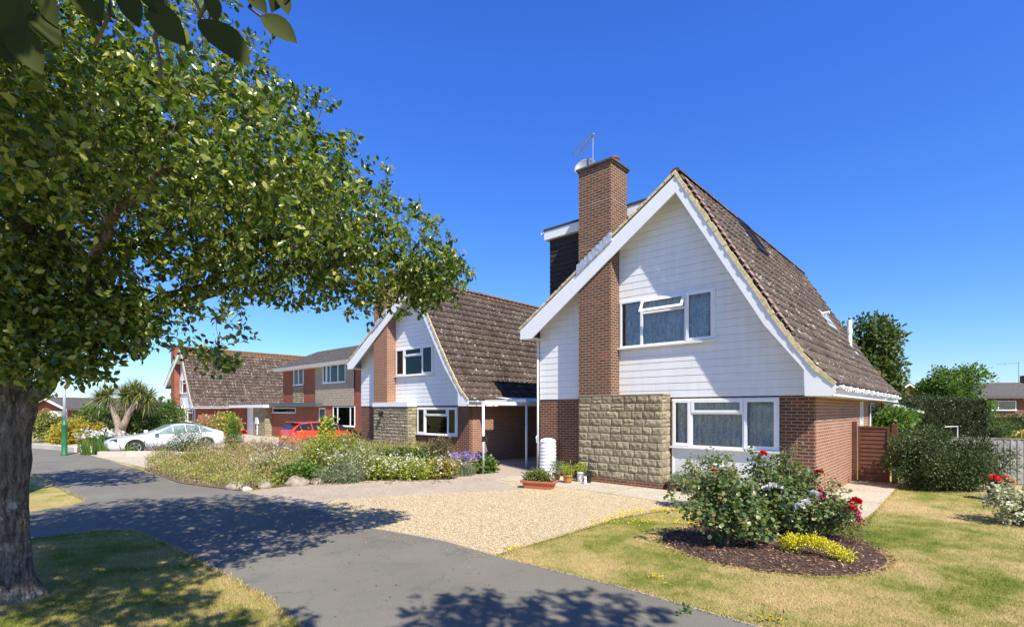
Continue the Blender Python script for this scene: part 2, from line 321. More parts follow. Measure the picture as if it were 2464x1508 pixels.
M['leaf_bright'] = leaf_mat('leaf_bright', g3((.06, .12, .02), (.11, .19, .03), (.17, .26, .05)), .45, .35)
M['leaf_yew'] = leaf_mat('leaf_yew', g3((.028, .050, .013), (.055, .090, .021), (.115, .145, .035)), .5, .15)
M['leaf_rose'] = leaf_mat('leaf_rose', [(0, (.06, .105, .035)), (.45, (.12, .18, .06)), (.78, (.22, .28, .11)), (1, (.32, .24, .11))], .3, .3)
M['leaf_rose2'] = leaf_mat('leaf_rose_pale', [(0, (.09, .13, .045)), (.5, (.18, .22, .08)), (.85, (.30, .32, .14)), (1, (.28, .16, .08))], .4, .3)
M['leaf_yellow'] = leaf_mat('leaf_yellow', g3((.52, .46, .02), (.74, .68, .03), (.84, .80, .08)), .5, .3, (1.2, 1.2, .6))
M['leaf_gold'] = leaf_mat('leaf_gold', g3((.28, .24, .03), (.48, .38, .04), (.62, .50, .07)), .5, .3, (1.2, 1.2, .6))
M['leaf_lime'] = leaf_mat('leaf_lime', g3((.20, .26, .03), (.36, .40, .05), (.50, .50, .09)), .5, .35)
M['leaf_olive'] = leaf_mat('leaf_olive', g3((.13, .17, .04), (.25, .28, .06), (.40, .38, .12)), .55, .3)
M['leaf_glauc'] = leaf_mat('leaf_bluegrey', g3((.10, .14, .08), (.19, .23, .13), (.33, .36, .24)), .55, .25)
M['leaf_brown'] = leaf_mat('leaf_brown', g3((.08, .055, .03), (.16, .12, .055), (.24, .20, .09)), .6, .25)
M['leaf_pink'] = leaf_mat('leaf_pinkish', [(0, (.22, .20, .06)), (.35, (.42, .30, .12)), (.7, (.50, .34, .18)), (1, (.60, .38, .34))], .6, .25, (1.2, 1.1, .8))
M['leaf_purple'] = leaf_mat('leaf_purple', g3((.18, .10, .15), (.32, .18, .26), (.34, .28, .16)), .6, .25, (1, 1, 1))
M['leaf_blackish'] = leaf_mat('leaf_darkpurple', g3((.035, .03, .045), (.07, .06, .085), (.12, .10, .12)), .6, .1)
M['leaf_cream'] = leaf_mat('leaf_cream', [(0, (.18, .22, .08)), (.4, (.36, .38, .18)), (.7, (.66, .64, .45)), (1, (.78, .76, .62))], .6, .3, (1, 1, .8))
M['leaf_cord'] = leaf_mat('leaf_cordyline', g3((.09, .12, .03), (.18, .20, .05), (.40, .36, .14)), .4, .25)
M['fl_red'] = leaf_mat('petal_red', g3((.42, .004, .010), (.62, .010, .022), (.75, .03, .05)), .5, .2, (1, .4, .4))
M['fl_coral'] = leaf_mat('petal_coral', g3((.72, .05, .03), (.85, .10, .06), (.90, .18, .12)), .5, .2, (1, .4, .4))
M['fl_pink'] = leaf_mat('petal_pink', g3((.35, .05, .09), (.50, .10, .16), (.62, .22, .28)), .5, .2, (1, .6, .6))
M['fl_white'] = leaf_mat('petal_white', g3((.70, .70, .66), (.78, .78, .76), (.82, .82, .80)), .5, .25, (1, 1, 1))
M['fl_yellow'] = leaf_mat('petal_yellow', g3((.70, .55, .02), (.80, .66, .03), (.85, .74, .08)), .5, .25, (1, 1, .6))
M['fl_lav'] = leaf_mat('petal_lavender', g3((.20, .14, .36), (.30, .22, .50), (.42, .34, .60)), .6, .2, (1, 1, 1))
def car_paint(name, c):
    t = NT(name); t.col(c); t.rough(.3); t.b.inputs['Coat Weight'].default_value = .8; t.b.inputs['Coat Roughness'].default_value = .05; return t.m
M['car_white'] = car_paint('paint_silver_white', (.72, .74, .75)); M['car_red'] = car_paint('paint_orange_red', (.62, .065, .015))

# ------------------------------------------------------------------ foliage generators
def norm(a): return a / np.maximum(np.linalg.norm(a, axis=1, keepdims=True), 1e-6)
LT_V = np.array([(0,0,0),(.30,.28,.05),(.36,.62,.05),(0,1,-.02),(-.36,.62,.05),(-.30,.28,.05),(0,.3,-.03),(0,.64,-.02)])
LT_F = [(0,1,6),(6,1,2,7),(7,2,3),(0,6,5),(6,7,4,5),(7,3,4)]
LS_V = np.array([(0,0,0),(.34,.45,.05),(0,1,0),(-.34,.45,.05)]); LS_F = [(0,1,2,3)]
def leaf_mesh(name, pos, dirs, nrm, size, wid=1.0, fine=False, curl=0.0, mat=None, parent=None):
    V0, F0 = (LT_V, LT_F) if fine else (LS_V, LS_F)
    n = len(pos); d = norm(dirs); s = norm(np.cross(d, nrm)); nn = np.cross(s, d)
    size = np.broadcast_to(np.asarray(size), (n,))[:, None, None]
    V = (V0[None, :, 0:1]*wid*s[:, None] + V0[None, :, 1:2]*d[:, None] + (V0[None, :, 2:3] - curl*V0[None, :, 1:2]**2)*nn[:, None])*size + pos[:, None]
    k = len(V0); loops = np.concatenate([np.array(f) for f in F0]); tot = np.array([len(f) for f in F0])
    Lp = (np.arange(n)[:, None]*k + loops[None]).ravel(); me = raw_mesh(name, V.reshape(-1, 3), Lp, np.tile(tot, n))
    return link(name, me, parent, mat)
def ell_points(ells, n, shell=.35):                  # points in a union of ellipsoids, biased to the outside
    w_ = np.array([(e[3]*e[4]*e[5])**.72*(e[6] if len(e) > 6 else 1) for e in ells]); w_ = w_/w_.sum(); ids = rng.choice(len(ells), n, p=w_)
    E = np.array([e[:6] for e in ells])[ids]; q = norm(rng.normal(size=(n, 3))); r = rng.random(n)**shell
    r = r*(1 + .10*np.sin(q[:, 0]*7 + ids) * np.cos(q[:, 1]*6 + q[:, 2]*5))
    return E[:, :3] + q*r[:, None]*E[:, 3:6], q
def cloud(name, ells, n, size, mat, parent=None, shell=.3, up=.5, clump=8, spread=None, wid=1.0, fine=False, out=1.0, curl=.1):
    nc = max(1, n//clump); c, q = ell_points(ells, nc, shell); c = np.repeat(c, clump, 0); q = np.repeat(q, clump, 0); m = len(c)
    jit = rng.normal(size=(m, 3)); sp = spread if spread is not None else size*1.1
    pos = c + jit*sp*.6; d = q*out*.6 + norm(jit)*.8 + rng.normal(size=(m, 3))*.3; d[:, 2] += up*.3
    nr = q*.5 + rng.normal(size=(m, 3))*.55; nr[:, 2] += up
    return leaf_mesh(name, pos, d, nr, size*(.65 + .7*rng.random(m)), wid, fine, curl, mat, parent)
def blades_mesh(name, base, dirs, length, width, droop, mat, parent=None, seg=4):
    n = len(base); d = norm(dirs); length = np.broadcast_to(length, (n,)); side = norm(np.cross(d, np.array([0, 0, 1.0]) + rng.normal(size=(n, 3))*.15))
    rows = []
    for i in range(seg+1):
        t = i/seg; p = base + d*(length*t)[:, None]; p[:, 2] -= droop*length*t**2.2
        wv = width*(1 - t**2.5)*.5 + .0008; rows += [p - side*wv, p + side*wv]
    V = np.stack(rows, 1); k = 2*(seg+1); fl = np.concatenate([[2*i, 2*i+1, 2*i+3, 2*i+2] for i in range(seg)])
    me = raw_mesh(name, V.reshape(-1, 3), (np.arange(n)[:, None]*k + fl[None]).ravel(), np.full(n*seg, 4)); return link(name, me, parent, mat)
def bloom(name, c, r, mat, parent, n=26, flat=.7):
    q = norm(rng.normal(size=(n, 3))); q[:, 2] = np.abs(q[:, 2])*.9; pos = np.array(c) + q*r*.25*np.array([1, 1, flat])
    return leaf_mesh(name, pos, q + np.array([0, 0, .25]), norm(np.cross(q, rng.normal(size=(n, 3)))) + q*.6, r*.95, 1.9, True, -.25, mat, parent)
def stems(name, tips, base, rad, mat, parent, n=5, bend=.15):
    mb = MB()
    for tp in tips:
        b = Vector(base) + Vector((rng.normal()*.05, rng.normal()*.05, 0)); t = Vector(tp); m = b.lerp(t, .5) + Vector((rng.normal()*bend, rng.normal()*bend, bend*.5)); mb.tube([b, b.lerp(m, .5), m, m.lerp(t, .5) + Vector((rng.normal()*bend*.2, rng.normal()*bend*.2, 0)), t], [rad, rad*.85, rad*.7, rad*.5, rad*.3], n)
    return mb.build(name, mat, parent, True)
#==HOUSES==

# ------------------------------------------------------------------ house building
def wall_rects(mb, x0, x1, z0, z1, y0, y1, holes):   # a wall along x with rectangular openings
    xs = sorted({x0, x1, *[h[0] for h in holes], *[h[1] for h in holes]}); xs = [x for x in xs if x0 <= x <= x1]
    for a, b in zip(xs, xs[1:]):
        m = (a+b)/2; cuts = sorted([(h[2], h[3]) for h in holes if h[0] < m < h[1]]); z = z0
        for c0, c1 in cuts:
            if c0 > z: mb.box(a, b, y0, y1, z, c0)
            z = max(z, c1)
        if z < z1: mb.box(a, b, y0, y1, z, z1)
def window(par, x0, x1, z0, z1, yf, bays, name='window', sill=True, curtain=True, openers=(), top=None, pane_mat=None, sill_mat=None, tilt=False):
    """casement window facing -y, front face of the frame at yf; bays = x fractions of the mullions; top = bay with a top light"""
    fr = MB(); t = .055; y1 = yf + .07
    fr.box(x0, x1, yf, y1, z0, z0+t); fr.box(x0, x1, yf, y1, z1-t, z1); fr.box(x0, x0+t, yf, y1, z0+t, z1-t); fr.box(x1-t, x1, yf, y1, z0+t, z1-t)
    xs = [x0] + [x0 + (x1-x0)*b for b in bays] + [x1]; lights = []
    for i in range(1, len(xs)-1): fr.box(xs[i]-.035, xs[i]+.035, yf+.002, y1, z0+t, z1-t)
    for i in range(len(xs)-1):
        a = xs[i] + (t if i == 0 else .035); b = xs[i+1] - (t if i == len(xs)-2 else .035)
        if top is not None and i == top:
            zt = z1 - (z1-z0)*.30; fr.box(a, b, yf+.004, y1, zt-.03, zt+.03); lights += [(a, b, z0+t, zt-.03, i, False), (a, b, zt+.03, z1-t, i, True)]
        else: lights.append((a, b, z0+t, z1-t, i, False))
    w_ = fr.build(name, M['upvc'], par)
    for a, b, c, d, i, istop in lights:
        if i in openers or istop:
            s = .048; e = .022; sb = MB(); ys = yf - e
            sb.box(a-.02, b+.02, ys, yf-.001, c-.02, c+s); sb.box(a-.02, b+.02, ys, yf-.001, d-s, d+.02); sb.box(a-.02, a+s, ys, yf-.001, c+s, d-s); sb.box(b-s, b+.02, ys, yf-.001, c+s, d-s)
            if istop and tilt: sb.v = [(x, y - (d - z)*.55 if z < d else y, z) for x, y, z in sb.v]
            so = sb.build('sash', M['upvc'], w_)
            a, b, c, d = a+s, b-s, c+s, d-s; yp = yf + .006
        else: yp = yf + .03
        MB().box(a-.004, b+.004, yp, yp+.006, c-.004, d+.004).build('pane', pane_mat or M['glass'], w_)
    if curtain:
        n = int((x1-x0)/.02); yc = yf + .22
        def cu(xa, xb, k):
            m = MB(); n = max(4, int((xb-xa)/.018)); V = []
            for i in range(n+1):
                x = xa + (xb-xa)*i/n; y = yc - .08 + .040*math.sin(i*.8+k) + .022*math.sin(i*.31+2*k); V += [(x, y, z0+.03), (x, y, z1-.06)]
            m.add(V, [(2*i, 2*i+2, 2*i+3, 2*i+1) for i in range(n)]); return m
        cu(x0+.06, x1-.06, 1).build('curtain', M['curtain'], w_, True)
    if sill: MB().box(x0-.04, x1+.04, yf-.07, yf-.001, z0-.035, z0+.004).build('window_sill', sill_mat or M['upvc'], w_)
    return w_
def boards(mb, zbreaks, span, y, holes, pitch):      # shiplap boards: every board tapers outward to its lower edge
    for z0, z1 in zip(zbreaks, zbreaks[1:]):
        a0, b0 = span(z0); a1, b1 = span(z1)
        if b0 - a0 < .03: continue
        hs = sorted([(h[0], h[1]) for h in holes if h[2] < (z0+z1)/2 < h[3]]); segs = []; xa, xa1 = a0, a1
        for h0, h1 in hs:
            if h0 > xa: segs.append((xa, h0, xa1, h0))
            xa = xa1 = h1
        if xa < b0: segs.append((xa, b0, xa1, max(b1, xa1)))
        for p, q, r_, s_ in segs:
            fz = (z0 - base_z(zbreaks, z0, pitch))/pitch; g = .012; zz = z1 - (g if on_grid(z1, pitch, zbreaks[0]) else 0)
            mb.add([(p, y-.020, z0), (q, y-.020, z0), (s_, y-.014, zz), (r_, y-.014, zz), (p, y, z0), (q, y, z0), (s_, y, zz), (r_, y, zz), (r_, y-.002, z1), (s_, y-.002, z1)],
                   [(0, 1, 2, 3), (0, 4, 5, 1), (3, 2, 9, 8), (0, 3, 7, 4), (1, 5, 6, 2)])
def base_z(zb, z, p): return zb[0] + math.floor((z - zb[0])/p + 1e-4)*p
def on_grid(z, p, z0): return abs(((z - z0)/p) - round((z - z0)/p)) < 1e-3
def grid_breaks(z0, z1, p, extra):
    g = [z0 + i*p for i in range(int((z1-z0)/p) + 1)] + [z1] + [e for e in extra if z0 < e < z1]; g = sorted(g); o = [g[0]]
    for v in g[1:]:
        if v - o[-1] > 1e-3: o.append(v)
    return o
def tiles(prof, y0, y1, gauge=.33, wid=.30, roll=.042, lip=.040, name='roof', mat=None, par=None, jitter=.004):
    """interlocking roll tiles laid course by course over a slope profile [(x,z) eave .. ridge]"""
    P = [Vector((p[0], p[1])) for p in prof]; seg = [(b-a).length for a, b in zip(P, P[1:])]; Lt = sum(seg)
    def at_(s):
        for a, b, l in zip(P, P[1:], seg):
            if s <= l + 1e-6: return a + (b-a)*(s/l), (b-a)/l
            s -= l
        return P[-1], (P[-1]-P[-2])/seg[-1]
    nc = round(Lt/gauge); g = Lt/nc; sub = 8; ny = int((y1-y0)/wid*sub); ys = np.linspace(y0, y1, ny+1)
    ph = ((ys-y0)/wid) % 1.0; prof_h = roll*np.clip(np.cos((ph-.5)*2*math.pi), -.15, 1)**1 ; prof_h = np.where(prof_h > 0, prof_h, prof_h*.4)
    tid = np.floor((ys-y0)/wid).astype(int); V = []; Fq = []; sgn = 1 if prof[-1][0] < prof[0][0] else -1
    for k in range(nc):
        j = rng.normal(size=tid.max()+2)*jitter; jj = j[tid]
        p0, d0 = at_(k*g); p1, _ = at_(min((k+1)*g + .02, Lt)); n0 = Vector((d0.y, -d0.x)); n0 = n0 if n0.y > 0 else -n0
        rows = []
        for pt, h in ((p0, -.012), (p0, lip), (p1, .0)):
            off = (0 if h == -.012 else 1)*prof_h + h + jj
            off = prof_h*.0 - .012 if h == -.012 else off
            rows.append(np.stack([pt.x + n0.x*off - (d0.x*jj if h == lip else 0), ys, pt.y + n0.y*off], 1))
        b = len(V)*(ny+1); V += rows
        i = np.arange(ny)
        for r_ in (0, 1):
            q = np.stack([b + r_*(ny+1) + i, b + r_*(ny+1) + i+1, b + (r_+1)*(ny+1) + i+1, b + (r_+1)*(ny+1) + i], 1); Fq.append(q if sgn < 0 else q[:, ::-1])
    V = np.concatenate(V); Fq = np.concatenate(Fq); me = raw_mesh(name, V, Fq.ravel(), np.full(len(Fq), 4)); box_uv(me); return link(name, me, par, mat)
def stone_wall(mb, x0, x1, z0, z1, y, course=.225, seed=1, side=None, depth=.03, split=.12, wmin=.26, wmax=.44):
    """rock-faced blocks, each its own pillowed face, laid in courses; side=(x, y0, y1) turns the courses round a corner"""
    rr = random.Random(seed); nr = round((z1-z0)/course); c = (z1-z0)/nr
    def block(a, b, za, zb, facing):
        g = .006; a += g; b -= g; za += g; zb -= g; nx = max(4, int((b-a)/.032)); nz = max(4, int((zb-za)/.03)); dd1 = rr.uniform(.5, 1.0); an = rr.uniform(-1, 1); cc = rr.uniform(.3, .7); ph = rr.random()*9; V = []; Fc = []
        gx = rr.uniform(-.5, .5); 
        for j in range(nz+1):
            for i in range(nx+1):
                u, v = i/nx, j/nz; e = min(u, 1-u, v, 1-v)
                rg = abs((v-cc) + an*.35*(u-.5)); h = -.006 if e == 0 else depth*dd1*(min(1, e*7)*.5 + max(0, .55 - rg*2.2)*.8 + .16*math.sin(ph+u*11+v*5) + rr.uniform(-.22, .22)) + gx*(v-.5)*.012
                p, z = a + (b-a)*u, za + (zb-za)*v; V.append((p, y - max(h, -.002), z) if facing == 'f' else (y + max(h, -.002), p, z))
        for j in range(nz):
            for i in range(nx):
                q = (j*(nx+1)+i, j*(nx+1)+i+1, (j+1)*(nx+1)+i+1, (j+1)*(nx+1)+i); Fc.append(q)
        mb.add(V, Fc)
    for r_ in range(nr):
        za = z0 + r_*c; x = x0 - (rr.random()*.15 if r_ % 2 else 0)
        while x < x1 - .02:
            w_ = rr.uniform(wmin, wmax); a = max(x, x0); b = min(x + w_, x1)
            if x1 - b < .12: b = x1
            if rr.random() < split: block(a, b, za, za+c*.5, 'f' if side is None else side); block(a, b, za+c*.5, za+c, 'f' if side is None else side)
            else: block(a, b, za, za+c, 'f' if side is None else side)
            x = b if b == x1 else x + w_
def gutter(mb, pts, r=.055):                         # half-round gutter as a thick open channel with a front lip
    a, b = Vector(pts[0]), Vector(pts[1]); d = (b-a).normalized(); s = Vector((d.y, -d.x, 0)); V = []; n = 7; prof = [(r*math.cos(math.pi*k/n - math.pi), r*math.sin(math.pi*k/n - math.pi)) for k in range(n+1)]
    prof = [(-r-.006, .004)] + prof + [(r+.006, .004)]; inner = [(p[0]*.88, p[1]*.88) for p in reversed(prof)]; pr = prof + inner
    for e in (a, b): V += [e + s*p[0] + Vector((0, 0, p[1])) for p in pr]
    m = len(pr); mb.add(V, [(i, (i+1) % m, (i+1) % m + m, i+m) for i in range(m)] + [tuple(range(m-1, -1, -1)), tuple(range(m, 2*m))])
W = 7.67; ZC = 2.37; LEN = 12.3
RB = [(-2.93, 7.87), (-.72, 4.06), (-.16, 3.20), (.13, 2.85), (.47, 2.56)]          # right roof edge, top of bargeboard
LB = [(-2.93, 7.87), (-8.07, 4.56)]
def zr(x): 
    for a, b in zip(RB, RB[1:]):
        if a[0] <= x <= b[0]: return a[1] + (b[1]-a[1])*(x-a[0])/(b[0]-a[0])
    return RB[-1][1]
def xr(z):
    for a, b in zip(RB, RB[1:]):
        if b[1] <= z <= a[1]: return a[0] + (b[0]-a[0])*(a[1]-z)/(a[1]-b[1])
    return RB[-1][0] if z < RB[-1][1] else RB[0][0]
def xl(z): return LB[0][0] + (LB[1][0]-LB[0][0])*(LB[0][1]-z)/(LB[0][1]-LB[1][1])
def chalet(loc, label, main=True, tile='tile', brick='brick', sidebrick='brick_light', chim='brick_old', dormer=False, scale=(1, 1, 1), length=LEN, pink=False, sideopen=True, wkind=0, name='chalet_house'):
    h = empty(name, loc, TH, label, 'house'); h.scale = scale
    # walls
    gf = (-3.26, -.68, .08, 2.34) if main else (-3.26, -.66, 1.08, 2.30); ff = (-4.76, -2.12, 3.76, 5.05)
    mb = MB(); 
    wall_rects(mb, -W, 0, 0, ZC-.003, 0, .15, [(gf[0], gf[1], gf[2], gf[3])])
    mb.box(-W, -W+.15, .15, length, 0, 3.6); mb.build('brick_wall', M[brick], h)
    sb = MB(); sy = [(6.1, 6.7), (8.35, 9.15)] if sideopen else []
    y = .15
    for a, b in sy: sb.box(-.15, -.002, y, a, 0, ZC); y = b
    sb.box(-.15, -.002, y, length, 0, ZC); sb.box(-W+.15, -.15, length-.15, length, 0, 3.6)
    # thin skin so that the front corner reads as the same brick returning
    sb.build('side_wall', M[sidebrick], h)
    # room walls seen through the glass
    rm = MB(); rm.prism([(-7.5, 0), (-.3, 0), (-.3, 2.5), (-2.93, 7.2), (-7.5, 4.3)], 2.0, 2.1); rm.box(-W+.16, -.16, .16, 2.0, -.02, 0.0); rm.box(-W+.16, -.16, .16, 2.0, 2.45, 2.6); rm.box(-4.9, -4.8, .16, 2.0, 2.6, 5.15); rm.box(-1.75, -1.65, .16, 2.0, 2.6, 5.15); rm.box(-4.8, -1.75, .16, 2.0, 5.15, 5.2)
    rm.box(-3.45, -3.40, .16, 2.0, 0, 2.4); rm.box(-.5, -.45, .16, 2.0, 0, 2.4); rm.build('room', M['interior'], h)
    # cladding of the gable
    pitch = .187; cb = MB(); zb = grid_breaks(ZC, 7.75, pitch, [ff[2], ff[3]])
    spn = lambda z: (max(-4.80, xl(z)+.02), min(-.08 + (0 if z > 2.9 else .0), xr(z)-.02)); boards(cb, zb, spn, -.0, [ff], pitch)
    zb2 = grid_breaks(ZC, 5.75, pitch, []); boards(cb, zb2, lambda z: (max(-W, xl(z)+.02), -5.87), -.0, [], pitch); 
    cb.build('cladding', M['clad'], h)
    gw = MB()                                        # solid gable behind the boards with the window opening
    def poly_wall(a, b):
        n = 14
        for i in range(n):
            x0_, x1_ = a + (b-a)*i/n, a + (b-a)*(i+1)/n
            t0 = min(zr(x0_) if x0_ > -2.93 else 7.87 + (x0_+2.93)*(7.87-4.56)/(8.07-2.93), 9) - .1; t1 = min(zr(x1_) if x1_ > -2.93 else 7.87 + (x1_+2.93)*(7.87-4.56)/(8.07-2.93), 9) - .1
            zz = ff[3] if (ff[0] < (x0_+x1_)/2 < ff[1]) else ZC
            if zz > ZC: gw.prism([(x0_, ZC), (x1_, ZC), (x1_, ff[2]), (x0_, ff[2])], .002, .12)
            gw.prism([(x0_, zz), (x1_, zz), (x1_, t1), (x0_, t0)], .002, .12)
    poly_wall(-W, ff[0]); poly_wall(ff[0], -2.93); poly_wall(-2.93, ff[1]); poly_wall(ff[1], -.08)
    gw.build('gable_wall', M['panel'], h); MB().prism([(-W, 3.6), (-.1, 2.37), (-.1, 2.9), (-2.93, 7.7), (-W, 4.7)], length-.15, length-.03).build('rear_gable', M['panel'], h)
    # stone pier and chimney
    sx0, sx1, yf = -5.87, -3.30, -.47
    core = MB().box(sx0+.002, sx1-.002, yf+.004, -.001, 0, 2.43); core.build('pier', M['joint'], h)
    st = MB(); stone_wall(st, sx0, sx1, .16, 2.42, yf, .206 if main else .15, 3, None, .034 if main else .025, .10 if main else .3); stone_wall(st, yf, -.0, .16, 2.42, sx1, .206 if main else .15, 5, 's', .03, .1, .2, .3); stone_wall(st, yf, -.0, .16, 2.42, sx0, .206, 5, 's', -.03, .1, .2, .3)
    st.box(sx0-.01, sx1+.02, yf-.012, -.022, 2.42, 2.455); st.build('stone_cladding', M['stone'], h)
    pb = MB().box(sx0-.004, sx1+.012, yf-.016, -.001, 0, .158); pb.build('brick_plinth', M['brick'], h)
    if not main: MB().box(sx0-.03, sx1+.04, yf-.05, -.03, 2.33, 2.52).build('pier_fascia', M['upvc'], h)
    c = MB().box(-5.87, -4.80, -.46, -.001, 2.456, 4.6).box(-5.87, -4.80, -.46, .42, 4.6, 8.86)
    cz = 8.86 if main else 8.2
    c = MB().box(-5.868, -4.80, -.46, -.001, 2.456, 4.9).box(-5.868, -4.80, -.46, .42, 4.9, cz); ch = c.build('chimney', M[chim], h)
    MB().box(-5.90, -4.76, -.495, .455, cz, cz+.05).box(-5.93, -4.73, -.525, .485, cz+.05, cz+.10).build('chimney_cap', M['tile_grey'], ch)
    MB().lathe([(.11, 0), (.13, .02), (.11, .12), (.16, .13), (.16, .22), (.145, .23), (.17, .25), (.15, .30), (.0, .32)], (-5.05, .10, cz+.08), 20).build('chimney_pot', M['pot'], ch)
    MB().box(-5.872, -4.796, -.464, -.3, 6.60, 6.615).build('pale_joint', M['kerb'], ch)
    MB().box(-5.872, -4.796, -.464, .424, 7.86, 7.875).build('pale_joint', M['kerb'], ch)
    fl = MB()                                        # stepped lead flashing where the roof meets the stack
    for i in range(9):
        x = -5.90 + i*.128; z = 7.87 + (x+2.93)*(7.87-4.56)/(8.07-2.93) - .02
        fl.prism([(x, z-.02), (x+.15, z+.06), (x+.115, z+.30), (x+.02, z+.27)], -.556-.004*(i % 2), -.461)
    fl.build('lead_flashing', M['lead'], ch)
    # roof
    O = .10
    right = [(.50, 2.60), (.14, 2.93), (-.12, 3.27), (-.68, 4.14), (-2.93, 8.0)]; left = [(-8.10, 4.62), (-2.93, 7.98)]
    rf = tiles(right, -.50, length+.05, name='roof', mat=M[tile], par=h); 
    tiles(left, -.50, length+.05, name='roof', mat=M[tile], par=h)
    und = MB()
    und.prism([(.44, 2.55), (.13, 2.87), (-.14, 3.22), (-.70, 4.08), (-2.93, 7.92), (-8.05, 4.56), (-8.0, 4.48), (-2.93, 7.78), (-.78, 4.02), (-.2, 3.1), (.40, 2.50)], -.46, length); und.build('soffit', M['fascia'], rf)
    rd = MB(); n = int((length+.5)/.42)
    for i in range(n):
        a = -.52 + i*(length+.57)/n; b = -.52 + (i+1)*(length+.57)/n - .008
        V = []; 
        for yy, rr_ in ((a, .135), (b, .128)): V += [(-2.93 + rr_*math.cos(t)*1.0, yy, 7.955 + rr_*math.sin(t)*.85 ) for t in [math.pi*k/6 for k in range(7)]]
        rd.add(V, [(k, k+1, k+8, k+7) for k in range(6)] + [(6, 5, 4, 3, 2, 1, 0), tuple(range(7, 14))])
    rd.build('ridge_tiles', M[tile], rf)
    vm = MB(); rr = random.Random(4)                  # mortar bedding along the verges
    for pr in (right, left):
        P = [Vector(p) for p in pr]
        for a, b in zip(P, P[1:]):
            n = max(1, int((b-a).length/.11))
            for k in range(n):
                p, q = a.lerp(b, k/n), a.lerp(b, (k+1)/n + .0); o = Vector((0, 1))*.0; e = rr.uniform(.0, .016); f_ = rr.uniform(-.012, .016); nv = (b-a).normalized(); nv = Vector((nv.y, -nv.x)); nv = nv if nv.y > 0 else -nv
                lo = -.075 if pr is right else -.045; A = [p + nv*lo, q + nv*lo, q + nv*(.015+f_), p + nv*(.015+f_)]; A = A if pr is left else A[::-1]
                vm.prism([(v.x, v.y) for v in A], -.535-e, -.503)
    vm.build('verge_mortar', M['mortar'], rf)
    if pink:
        pk = MB(); 
        for i in range(24):
            x = -.40 - i*.100; z = 4.08 + (x+.68)*(-1)*(8.0-4.14)/(2.93-.68) if x < -.68 else 4.14 + (-.68-x)*1.55; z = (4.14 + (-.68-x)*(8.0-4.14)/(2.93-.68)) if x < -.68 else 4.14-(x+.68)*1.55
            nv = Vector((.863, .505)); p = Vector((x, z)) + nv*.075; q = p + Vector((-.504, .863))*.15
            pk.prism([(p.x, p.y), (p.x+nv.x*.02, p.y+nv.y*.02), (q.x+nv.x*.012, q.y+nv.y*.012), (q.x, q.y)], -.50, -.30)
        pk.build('verge_tiles', M['tile_pink'], rf)
    # bargeboards with the boxed eaves
    bl = [(-2.93, 7.87), (-8.07, 4.56), (-8.07, 4.27), (-7.60, 4.26), (-4.56, 6.35), (-2.93, 7.455)]
    MB().prism(bl, -.52, -.478).build('bargeboard', M['fascia'], h)
    br = [(-2.926, 7.87), (-2.926, 7.455), (-.88, 3.93), (-.10, 2.90), (-.08, 2.34), (.40, 2.33), (.47, 2.40), (.47, 2.56), (.13, 2.85), (-.16, 3.20), (-.72, 4.06)]
    MB().prism(br, -.52, -.478).build('bargeboard', M['fascia'], h)
    sf = MB(); sf.box(-.08, .40, -.476, length, 2.335, 2.36); sf.prism([(-7.62, 4.285), (-8.05, 4.285), (-8.05, 4.31), (-7.62, 4.31)][::-1], -.476, length); sf.box(-.10, -.078, -.476, -.003, 2.345, 2.9)
    sf.build('eaves_soffit', M['fascia'], h); fb = MB().box(.40, .425, -.47, length, 2.335, 2.57); fb.box(-8.09, -8.065, -.47, length, 4.28, 4.55); fb.build('eaves_fascia', M['fascia'], h)
    gt = MB(); gutter(gt, [(.49, -.50, 2.545), (.49, length+.1, 2.525)]); 
    for i in range(int(length/.9)): gt.box(.425, .56, -.1+i*.9, -.065+i*.9, 2.47, 2.56)
    gutter(gt, [(-8.15, -.50, 4.55), (-8.15, length, 4.53)]); gt.build('gutter', M['upvc'], h, True)
    # windows
    yw = -.035
    if main:
        g = window(h, -3.24, -.70, 1.10, 2.33, yw, (.20, .70), curtain=True, top=1, openers=(0, 2), sill=True)
        pn = MB().box(-3.24, -.70, -.012, .10, .08, 1.062); pn.build('window_panel', M['panel'], h)
        MB().box(-3.24, -3.19, -.03, -.013, .08, 1.06).box(-.75, -.70, -.03, -.013, .08, 1.06).box(-2.02, -1.95, -.03, -.013, .08, 1.06).box(-3.19, -2.02, -.03, -.013, .08, .13).box(-1.95, -.75, -.03, -.013, .08, .13).build('panel_frame', M['upvc'], h)
    else:
        window(h, -3.24, -.68, 1.10, 2.29, yw, (.22, .78), curtain=True, top=1, openers=(0, 2))
    window(h, ff[0], ff[1], ff[2], ff[3], yw-.02, (.25, .72), curtain=main, top=1, openers=(0, 2) if not main else (2,), tilt=main)
    return h, rf, ch

